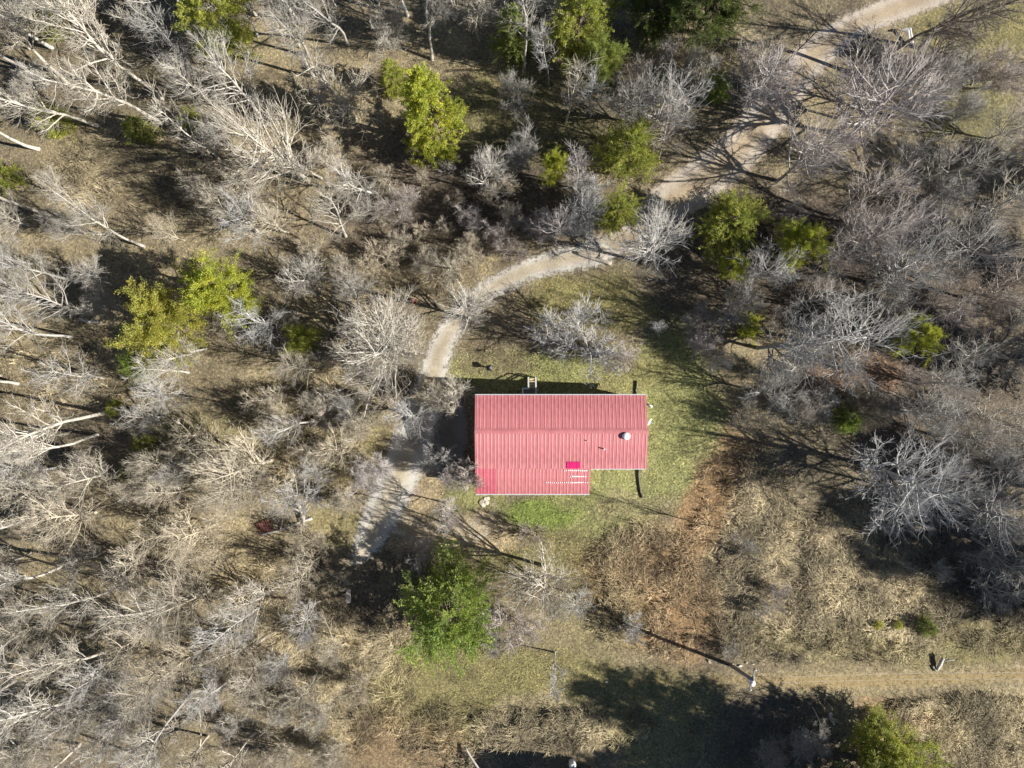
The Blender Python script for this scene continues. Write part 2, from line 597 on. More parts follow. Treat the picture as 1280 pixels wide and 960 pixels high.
def blades(name, P, per, length, width, lean, seed, tint, label, cat_kind='stuff', comb=0.0, clump=0.16):
    """clumps of flat blades, each bent over: (N,2) clump feet"""
    r = np.random.default_rng(seed)
    n = len(P)
    B = np.repeat(P, per, 0) + r.normal(0, clump, (n * per, 2))
    N = len(B)
    size = np.repeat(r.uniform(0.6, 1.35, n), per) * r.uniform(0.7, 1.2, N)
    base_az = np.repeat(fbm(P[:, 0], P[:, 1], 4.0, 50) * 14, per)
    az = np.where(r.random(N) < comb, base_az + r.normal(0, 0.5, N), r.uniform(0, 2 * np.pi, N))
    el = np.clip(r.normal(lean, 0.28, N), 0.08, 1.5)
    L = length * size
    d = np.stack([np.cos(az) * np.cos(el), np.sin(az) * np.cos(el), np.sin(el)], 1)
    d2 = np.stack([np.cos(az + r.normal(0, .3, N)) * np.cos(el * .35), np.sin(az) * np.cos(el * .35), np.sin(el * .35)], 1)
    side = np.stack([-np.sin(az), np.cos(az), r.normal(0, .35, N)], 1) * (width * size * 0.5)[:, None]
    b = np.stack([B[:, 0], B[:, 1], zt(B[:, 0], B[:, 1]) - 0.02], 1)
    mid = b + d * (L * 0.55)[:, None]
    tip = mid + d2 * (L * 0.45)[:, None]
    V = np.stack([b - side, b + side, mid + side * .8, mid - side * .8, tip], 1).reshape(-1, 3)
    k = np.arange(N)[:, None] * 5
    me = mesh_np(name, V, [k + np.array([[0, 1, 2, 3]]), k + np.array([[3, 2, 4]])])
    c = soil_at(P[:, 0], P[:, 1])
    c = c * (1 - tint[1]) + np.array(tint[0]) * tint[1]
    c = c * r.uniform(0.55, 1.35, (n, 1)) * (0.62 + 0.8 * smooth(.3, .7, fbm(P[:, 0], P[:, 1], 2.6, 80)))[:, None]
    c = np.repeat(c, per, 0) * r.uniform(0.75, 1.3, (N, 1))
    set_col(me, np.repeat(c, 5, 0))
    return tag(link(name, me, M['blades']), label, None, kind='stuff')


MEADOW = [(985, 720, 140, 105, 1.), (1090, 745, 120, 80, 1.), (935, 610, 60, 60, .6), (1200, 915, 130, 55, 1.), (690, 912, 130, 26, .9),
          (420, 850, 95, 90, .75), (800, 735, 72, 75, .55), (910, 790, 60, 40, .9), (560, 920, 70, 45, .6), (820, 790, 60, 35, .5), (350, 745, 70, 60, .6),
          (1250, 780, 60, 40, .5), (850, 60, 80, 40, .35), (780, 205, 50, 25, .8), (500, 340, 90, 25, .4), (60, 460, 110, 60, .2), (180, 215, 130, 50, .3),
          (430, 470, 60, 60, .35), (400, 560, 60, 60, .35)]


def w_meadow(px, py, x, y):
    lane = seg_dist(px, py, LANE)[0] > 0.1
    w = zone_w(px, py, MEADOW) * (0.1 + 0.9 * smooth(.42, .58, fbm(x, y, 1.9, 60)))
    return np.where(on_path(px, py) | lane, 0, w)


LAWN = [(840, 500, 75, 115, 1.), (760, 620, 110, 50, 1.), (690, 465, 160, 36, 1.), (740, 375, 90, 45, .9), (690, 690, 90, 50, .8), (600, 860, 160, 60, .8),
        (750, 870, 130, 50, .8), (1230, 40, 90, 60, .8), (870, 60, 90, 50, .8), (680, 632, 60, 17, 1.), (1100, 850, 200, 26, .35), (1100, 815, 180, 20, .8)]


def w_lawn(px, py, x, y):
    return np.where(on_path(px, py), 0, zone_w(px, py, LAWN))


def w_wood(px, py, x, y):
    open_ = np.maximum(zone_w(px, py, LAWN), 0.75 * zone_w(px, py, MEADOW))
    w = (1 - np.clip(open_ * 1.25, 0, 1)) * (0.15 + 0.85 * smooth(.38, .62, fbm(x, y, 4.5, 70)))
    lane = seg_dist(px, py, LANE)[0] > -0.3
    return np.where(on_path(px, py, 0.2) | lane, 0, w)


blades('dry_grass', scatter(15000, w_meadow, 1), 13, 0.75, 0.034, 0.85, 2, ((0.46, 0.385, 0.25), 0.3),
       'tall dry straw grass lying in tussocks over the meadow', comb=0.6)
blades('lawn_grass', scatter(13000, w_lawn, 3), 5, 0.16, 0.03, 0.8, 4, ((0.30, 0.29, 0.11), 0.3), 'short yellow-green grass round the house', clump=0.2)
blades('leaf_litter', scatter(19000, w_wood, 5), 5, 0.13, 0.07, 0.25, 6, ((0.27, 0.195, 0.125), 0.45), 'loose brown leaves on the woodland floor', clump=0.35)


def tubes(P, R, sides):
    """P (N,K,3), R (N,K) -> verts, quads"""
    N, K, _ = P.shape
    T = np.gradient(P, axis=1)
    T /= np.linalg.norm(T, axis=2, keepdims=True) + 1e-9
    ref = np.where(np.abs(T[:, :1, 2:3]) > 0.9, np.array([1., 0, 0]), np.array([0, 0, 1.]))
    U = np.cross(T, np.broadcast_to(ref, T.shape))
    U /= np.linalg.norm(U, axis=2, keepdims=True) + 1e-9
    W = np.cross(T, U)
    a = np.arange(sides) * 2 * np.pi / sides
    V = P[:, :, None] + (U[:, :, None] * np.cos(a)[None, None, :, None] + W[:, :, None] * np.sin(a)[None, None, :, None]) * R[:, :, None, None]
    idx = np.arange(N * K * sides).reshape(N, K, sides)
    j = np.roll(np.arange(sides), -1)
    q = np.stack([idx[:, :-1], idx[:, :-1][:, :, j], idx[:, 1:][:, :, j], idx[:, 1:]], -1).reshape(-1, 4)
    return V.reshape(-1, 3), q


def join(parts):
    V, F, n = [], [], 0
    for v, q in parts:
        V.append(v)
        F.append(q + n)
        n += len(v)
    return np.concatenate(V), np.concatenate(F)


def unit(v):
    return v / (np.linalg.norm(v, axis=-1, keepdims=True) + 1e-9)


def offshoots(r, P, R, counts, t0, t1, ang, lens, K, up, wob, rr, rmin, tip=0.35):
    """children along parents P (N,K,3): counts per parent, lengths from lens(parent index, t)"""
    N, Kp, _ = P.shape
    own = np.repeat(np.arange(N), counts)
    n = len(own)
    t = r.uniform(t0, t1, n)
    f = t * (Kp - 1)
    i = np.minimum(f.astype(int), Kp - 2)
    h = (f - i)[:, None]
    p0 = P[own, i] * (1 - h) + P[own, i + 1] * h
    rad = R[own, i] * (1 - h[:, 0]) + R[own, i + 1] * h[:, 0]
    T = unit(P[own, i + 1] - P[own, i])
    rnd = r.normal(0, 1, (n, 3))
    perp = unit(rnd - T * (rnd * T).sum(1, keepdims=True))
    a = r.normal(ang, 0.2, n)[:, None]
    d = unit(T * np.cos(a) + perp * np.sin(a) + np.array([0, 0, up * 0.5]))
    L = lens(own, t) * r.uniform(0.7, 1.25, n)
    pts = [p0]
    for k in range(K - 1):
        d = unit(d + r.normal(0, wob, (n, 3)) + np.array([0, 0, up]))
        pts.append(pts[-1] + d * (L / (K - 1))[:, None])
    r0 = np.maximum(np.minimum(rad * rr, rad * 0.85), rmin)
    Rr = r0[:, None] * np.linspace(1, tip, K)[None]
    return np.stack(pts, 1), np.maximum(Rr, rmin * 0.6), own, L


def bare_tree(seed, H, clear, r0, limbs, spread, lang, up, stems=1, sub=1.0, twig=1.0, wob=0.12, twl=0.8, lean=0.03, trunk_top=1.0, tw_r=0.0085):
    """returns trunk mesh and crown mesh"""
    r = np.random.default_rng(seed)
    K0 = 9
    tr = []
    for s in range(stems):
        a = r.uniform(0, 6.28)
        tilt = lean + (0.0 if stems == 1 else r.uniform(0.12, 0.42))
        d = np.array([math.cos(a) * tilt, math.sin(a) * tilt, 1.0])
        h = H * trunk_top * (1 if s == 0 else r.uniform(0.7, 1.0))
        p, pts = np.array([math.cos(a), math.sin(a), 0]) * (0 if stems == 1 else 0.15), []
        p = p + np.array([0, 0, -0.25])
        for k in range(K0):
            pts.append(p)
            d = unit(d + r.normal(0, wob * 0.45, 3) + np.array([0, 0, 0.05]))
            p = p + d * h / (K0 - 1)
        tr.append(pts)
    TP = np.array(tr)
    TR = r0 / math.sqrt(stems) * np.linspace(1, 0.16, K0)[None] ** 0.9 * np.ones((stems, 1))
    TR[:, 0] *= 1.35
    lim = lambda own, t: spread * (1.05 - 0.62 * ((t - clear) / (1 - clear + 1e-6))) ** 0.9
    LP, LR, lo, LL = offshoots(r, TP, TR, np.full(stems, max(3, limbs // stems)), clear, 0.97, lang, lim, 7, up, wob, 0.6, 0.028, 0.36)
    n2 = np.maximum(3, (LL * 2.3 * sub)).astype(int)
    SP, SR, so, SL = offshoots(r, LP, LR, n2, 0.22, 0.98, 0.72, lambda o, t: LL[o] * (0.62 - 0.38 * t), 5, up * 0.8, wob * 1.2, 0.6, 0.0125, 0.45)
    n3 = np.maximum(2, (SL * 4.4 * twig)).astype(int)
    AP, AR, ao, AL = offshoots(r, SP, SR, n3, 0.15, 1.0, 0.66, lambda o, t: np.clip(SL[o] * 0.5, 0.35, 1.3) * twl, 3, up * 0.6, wob * 1.3, 0.7, tw_r, 0.5)
    n4 = r.poisson(1.7 * twig, len(AL))
    BP, BR, bo, BL = offshoots(r, AP, AR, n4, 0.2, 1.0, 0.6, lambda o, t: np.clip(AL[o] * 0.6, 0.25, 0.8), 2, up * 0.4, wob, 0.8, tw_r * 0.85, 0.6)
    # twigs at limb ends as well
    n5 = np.full(len(LL), int(5 * twig) + 1)
    CP, CR, co, CL = offshoots(r, LP, LR, n5, 0.7, 1.0, 0.5, lambda o, t: np.full(len(o), 0.9 * twl), 3, up * 0.6, wob * 1.3, 0.7, tw_r, 0.5)
    tv, tf = join([tubes(TP, TR, 8), tubes(LP, LR, 5)])
    cv, cf = join([tubes(SP, SR, 3), tubes(AP, AR, 3), tubes(BP, BR, 3), tubes(CP, CR, 3)])
    a, b = mesh_np('trunk', tv, [tf], True), mesh_np('crown', cv, [cf])
    a.materials.append(M['bark'])
    b.materials.append(M['twig'])
    return a, b


PROTO = {}
for k in range(5):   # tall forest trees, long trunk
    PROTO['T%d' % k] = (16.0, .68) + bare_tree(100 + k, 16, 0.34, 0.165, 22, 3.7, 0.78, 0.15, wob=0.15, sub=1.1, twig=0.95, lean=0.05, tw_r=.0075)
for k in range(4):   # broad radiating crowns
    PROTO['R%d' % k] = (11.0, .6) + bare_tree(200 + k, 11, 0.2, 0.18, 38, 4.9, 1.0, 0.10, wob=0.08, sub=1.0, twig=0.55, twl=0.9)
for k in range(4):   # rounded medium crowns
    PROTO['M%d' % k] = (8.5, .6) + bare_tree(300 + k, 8.5, 0.24, 0.12, 28, 3.2, 0.9, 0.10, wob=0.13, sub=1.25, twig=0.85, tw_r=.0075)
for k in range(3):   # slender
    PROTO['S%d' % k] = (9.0, .62) + bare_tree(400 + k, 9, 0.3, 0.085, 24, 1.9, 0.75, 0.12, wob=0.11, sub=1.4, twig=0.9)
for k in range(3):   # dense bushes
    PROTO['B%d' % k] = (4.6, .55) + bare_tree(500 + k, 4.6, 0.1, 0.12, 40, 2.2, 0.75, 0.12, stems=5, wob=0.17, sub=2.1, twig=1.3, twl=0.8)
for k in range(3):   # low brush
    PROTO['K%d' % k] = (2.4, .5) + bare_tree(600 + k, 2.4, 0.06, 0.06, 30, 1.25, 0.7, 0.14, stems=6, wob=0.16, sub=2.2, twig=1.3, twl=0.6)


def evergreen(seed, H, rad, clear, n1, droop, prof, leaf, nleaf, tuft=0.16, gaps=0.35):
    r = np.random.default_rng(seed)
    K0 = 7
    pts, p = [], np.array([0, 0, -0.2])
    for k in range(K0):
        pts.append(p)
        p = p + np.array([r.normal(0, .06), r.normal(0, .06), H / (K0 - 1)])
    TP = np.array([pts])
    TR = (H * 0.016 + 0.03) * np.linspace(1.2, 0.12, K0)[None]
    def lim(own, t):
        u = np.clip((t - clear) / (1 - clear), 0, 1)
        return rad * prof(u) * (1 - gaps * r.random(len(t)) ** 2)
    LP, LR, lo, LL = offshoots(r, TP, TR, np.array([n1]), clear, 0.99, 1.35 - 0.0, lim, 5, droop, 0.1, 0.4, 0.02)
    n2 = np.maximum(3, LL * 4.5).astype(int)
    SP, SR, so, SL = offshoots(r, LP, LR, n2, 0.25, 1.0, 0.75, lambda o, t: np.clip(LL[o] * 0.38, .2, 1.2), 3, 0.03, 0.16, 0.6, 0.012)
    # needle sprays spread along the side shoots
    own = r.integers(0, len(SP), nleaf)
    t = r.uniform(0.1, 1.08, nleaf)[:, None]
    c = np.where(t < .5, SP[own, 0] + (SP[own, 1] - SP[own, 0]) * t * 2, SP[own, 1] + (SP[own, 2] - SP[own, 1]) * (t * 2 - 1))
    c = c + r.normal(0, tuft, (nleaf, 3))
    d = unit(unit(SP[own, 2] - SP[own, 0]) + r.normal(0, .55, (nleaf, 3)) + np.array([0, 0, .25]))
    s = unit(np.cross(d, r.normal(0, 1, (nleaf, 3))))
    L = leaf * r.uniform(.6, 1.4, nleaf)[:, None]
    W = L * r.uniform(.14, .3, (nleaf, 1))
    V = np.stack([c, c + d * L * .5 + s * W, c + d * L, c + d * L * .5 - s * W], 1).reshape(-1, 3)
    k = np.arange(nleaf)[:, None] * 4 + np.array([[0, 1, 2, 3]])
    tv, tf = join([tubes(TP, TR, 7), tubes(LP, LR, 4), tubes(SP, SR, 3)])
    a, b = mesh_np('trunk', tv, [tf], True), mesh_np('crown', V, [k])
    a.materials.append(M['bark'])
    b.materials.append(M['leaf'])
    return a, b


for k in range(2):
    PROTO['C%d' % k] = (10.0, .45) + evergreen(700 + k, 10, 2.2, .06, 130, 0.02, lambda u: (1.02 - u) ** .7 * (0.6 + .4 * np.minimum(1, u * 6)), .1, 56000, .06)
    PROTO['O%d' % k] = (7.0, .5) + evergreen(720 + k, 7, 2.6, .08, 110, 0.05, lambda u: np.sqrt(np.clip(1.03 - (u * 1.02) ** 2.2, 0, 1)) * (.7 + .3 * np.minimum(1, u * 5)), .1, 56000, .06)
    PROTO['Y%d' % k] = (7.5, .6) + evergreen(740 + k, 7.5, 3.0, .25, 60, 0.10, lambda u: np.sqrt(np.clip(1.05 - u ** 2, 0, 1)) * (.65 + .35 * np.minimum(1, u * 3)), .105, 60000, .1, .5)
    PROTO['P%d' % k] = (15.0, .6) + evergreen(760 + k, 15, 3.9, .22, 120, 0.04, lambda u: np.sqrt(np.clip(1.04 - u ** 1.8, 0, 1)), .14, 78000, .09, .5)
    PROTO['G%d' % k] = (2.6, .5) + evergreen(780 + k, 2.6, 1.25, .05, 60, 0.06, lambda u: np.sqrt(np.clip(1.04 - u ** 2, 0, 1)), .1, 8000, .06)
for k, v in PROTO.items():
    print(k, len(v[2].polygons), len(v[3].polygons))

TINT = dict(w=((.58, .55, .50), (.42, .395, .35)), g=((.48, .465, .44), (.44, .425, .40)), p=((.48, .44, .42), (.43, .39, .375)),
            t=((.54, .49, .40), (.46, .415, .335)), d=((.20, .17, .14), (.30, .265, .23)), b=((.46, .455, .445), (.41, .405, .395)))
GREEN = dict(y=(.48, .52, .09), o=(.40, .44, .10), g=(.31, .41, .10), k=(.12, .165, .045), s=(.31, .37, .11), l=(.46, .455, .11))
ADJ = dict(w='pale', g='grey', p='pinkish grey', t='tan', d='dark', b='silver grey')
GADJ = dict(y='yellow-green', o='olive green', g='bright green', k='dark green', s='grey-green', l='golden green')
KIND = dict(T='tall {} bare tree', R='wide-spreading {} bare tree', M='rounded twiggy {} bare tree', S='slender {} bare sapling',
            B='dense {} leafless shrub', K='low {} brush')
GKIND = dict(C='pointed {} conifer', O='rounded {} evergreen', Y='open airy {} evergreen', P='tall broad {} pine', G='small {} evergreen bush')
ZP = dict(nw='round the tan clearing in the wood', n='in the scrub near the tall narrow conifer', nc='between the brown slope and the dirt track',
          ne='beside the upper dirt track', e='in the grey wood beyond the lawn', se='on the edge of the dry meadow',
          w='in the wood by the golden evergreens', sw='in the tangled wood past the white log', s='beside the mown grass strip',
          c='beside the gravel driveway', out='standing in the surrounding forest')
count = {}
uses = {}
TREES = []


def tree(mode, px, py, typ, h, tint, zone, label=None, wide=1.0, tilt=(0, 0), rz=None, variant=None):
    n = sum(1 for k in PROTO if k[0] == typ)
    i = uses.get(typ, 0)
    uses[typ] = i + 1
    key = typ + str(variant if variant is not None else i % n)
    H0, cf, tm, cm = PROTO[key]
    if mode == 'c':      # the image pixel is the middle of the crown: the foot lies nearer the origin
        f = (CAM_H - h * cf) / CAM_H
        px, py = 640 + (px - 640) * f, 480 + (py - 480) * f
    g = G(px, py)
    ever = typ in 'COYPG'
    nm = {'B': 'leafless_shrub', 'K': 'leafless_shrub', 'G': 'evergreen_shrub'}.get(typ, 'evergreen_tree' if ever else 'bare_tree')
    e = empty(nm, g, random.uniform(0, 6.28) if rz is None else rz)
    sc = h / H0
    e.scale = (sc * wide, sc * wide, sc)
    e.rotation_euler.x, e.rotation_euler.y = tilt
    t = link('trunk', tm, None, e)
    c = link('crown', cm, None, e)
    v = random.uniform(.7, 1.08) if label is None else random.uniform(.98, 1.08)
    u = random.random()
    warm = (1.0, 1 - .05 * u, 1 - .15 * u)
    if ever:
        t.color = (.16, .12, .09, 1)
        c.color = tuple(x * v for x in GREEN[tint]) + (1,)
        base = GKIND[typ].format(GADJ[tint])
        cat = 'evergreen bush' if typ == 'G' else 'evergreen tree'
    else:
        t.color = tuple(x * v * w for x, w in zip(TINT[tint][0], warm)) + (1,)
        c.color = tuple(x * v * w for x, w in zip(TINT[tint][1], warm)) + (1,)
        base = KIND[typ].format(ADJ[tint])
        cat = 'shrub' if typ in 'BK' else 'bare tree'
    if label:
        tag(e, label, cat)
    else:
        lb = base + ' ' + ZP[zone]
        tag(e, lb, cat, 'set of ' + lb)
    TREES.append((px, py, typ))
    return e


# ---- evergreens
for a in [
    ('c', 205, 405, 'Y', 8.0, 'l', 'w', 'golden open evergreen beside a round bright green bush', 1.1),
    ('c', 282, 358, 'Y', 8.0, 'y', 'w', 'airy yellow-green evergreen next to the golden evergreen', 1.0),
    ('c', 172, 455, 'O', 4.2, 'g', 'w', 'round bright green bush beside the golden evergreen', .95),
    ('c', 378, 426, 'Y', 4.5, 'o', 'w', 'low olive evergreen near the pale radiating tree by the drive', .9),
    ('c', 180, 556, 'G', 2.0, 'o', 'w'), ('c', 160, 592, 'G', 2.0, 'o', 'w'), ('c', 142, 512, 'G', 1.7, 'o', 'w'),
    ('c', 270, 16, 'O', 9.0, 'o', 'nw', 'large olive evergreen among the pale trunks near the clearing', 1.0),
    ('c', 65, 30, 'Y', 5.0, 'o', 'nw'), ('c', 172, 162, 'G', 3.0, 'o', 'nw'), ('c', 60, 148, 'G', 3.2, 'o', 'nw'), ('c', 6, 222, 'G', 2.6, 'o', 'nw'),
    ('c', 235, 150, 'G', 2.2, 'o', 'nw'),
    ('c', 490, 97, 'C', 6.0, 'o', 'n', 'small olive conifer beside the tall narrow conifer', 1.0),
    ('b', 550, 186, 'C', 15.5, 'y', 'n', 'tall narrow yellow-green conifer in the brown scrub', .95),
    ('c', 642, 42, 'C', 8.0, 's', 'n', 'grey-green conifer under a pale bare tree', 1.15),
    ('c', 725, 26, 'O', 8.0, 'o', 'nc', 'broad olive evergreen at the edge of the straw clearing', 1.0),
    ('c', 752, 75, 'Y', 6.0, 's', 'nc', 'faint grey-green airy evergreen among silver bare trees', .8),
    ('c', 825, 2, 'O', 8.0, 'k', 'nc', 'dark green evergreen beside the straw clearing', 1.0),
    ('c', 900, -14, 'P', 12.0, 'k', 'ne'),
    ('c', 695, 212, 'Y', 5.0, 'y', 'nc', 'small yellow-green evergreen on the brown slope', .7),
    ('c', 788, 186, 'O', 7.0, 'o', 'nc', 'olive evergreen between silver trees and the dirt track', .9),
    ('c', 770, 266, 'O', 6.0, 'o', 'nc', 'olive evergreen where the gravel meets the dirt track', .85),
    ('c', 915, 276, 'O', 5.5, 'o', 'e', 'broad olive evergreen on the bank of the dirt track', 1.3),
    ('c', 1000, 305, 'Y', 6.5, 'y', 'e', 'bright yellow-green evergreen past the bank of the dirt track', .85),
    ('c', 912, 335, 'Y', 4.5, 'y', 'e', 'thin yellow-green evergreen behind the radiating grey tree', .8),
    ('c', 938, 408, 'G', 2.6, 'y', 'e', 'small yellow-green bush beside the lawn wood'),
    ('c', 1142, 420, 'Y', 6.0, 'y', 'e', 'yellow-green evergreen standing alone in the grey wood', .8),
    ('c', 1058, 525, 'O', 4.0, 'g', 'e', 'round bright green bush in the grey wood', .85),
    ('c', 895, 108, 'G', 2.6, 'g', 'ne', 'small bright green bush by the dirt track'),
    ('b', 568, 748, 'O', 9.4, 'g', 's', 'big dense green conifer beside the sandy turning area', 1.22),
    ('c', 1160, 784, 'G', 2.0, 's', 'se'), ('c', 1098, 780, 'G', 1.0, 'y', 'se'), ('c', 1122, 781, 'G', 1.0, 'y', 'se'),
    ('b', 1074, 948, 'P', 15.5, 'o', 'se', 'huge green pine standing over its shadow by the mown lane', 1.05),
    ('c', 1112, 940, 'O', 6.5, 'o', 'se', 'rounded green evergreen under the huge pine by the lane', 1.25),
    ('b', 1095, 985, 'P', 15.0, 'o', 'out'), ('b', 1020, 985, 'P', 10.0, 'k', 'out'), ('b', 1150, 1005, 'P', 15.0, 'o', 'out'), ('b', 1040, 1018, 'P', 13.0, 'o', 'out'), ('b', 960, 1025, 'P', 11.0, 'o', 'out'),
    ('b', 1330, 462, 'P', 14.0, 'k', 'out'), ('b', 1350, 625, 'P', 13.0, 'k', 'out'), ('b', 1330, 700, 'P', 14.0, 'k', 'out'), ('b', 1380, 760, 'P', 15.0, 'k', 'out'),
    ('b', 1330, 250, 'P', 12.0, 'k', 'out'), ('b', 1335, 340, 'P', 11.0, 'k', 'out'),
]:
    tree(*a)

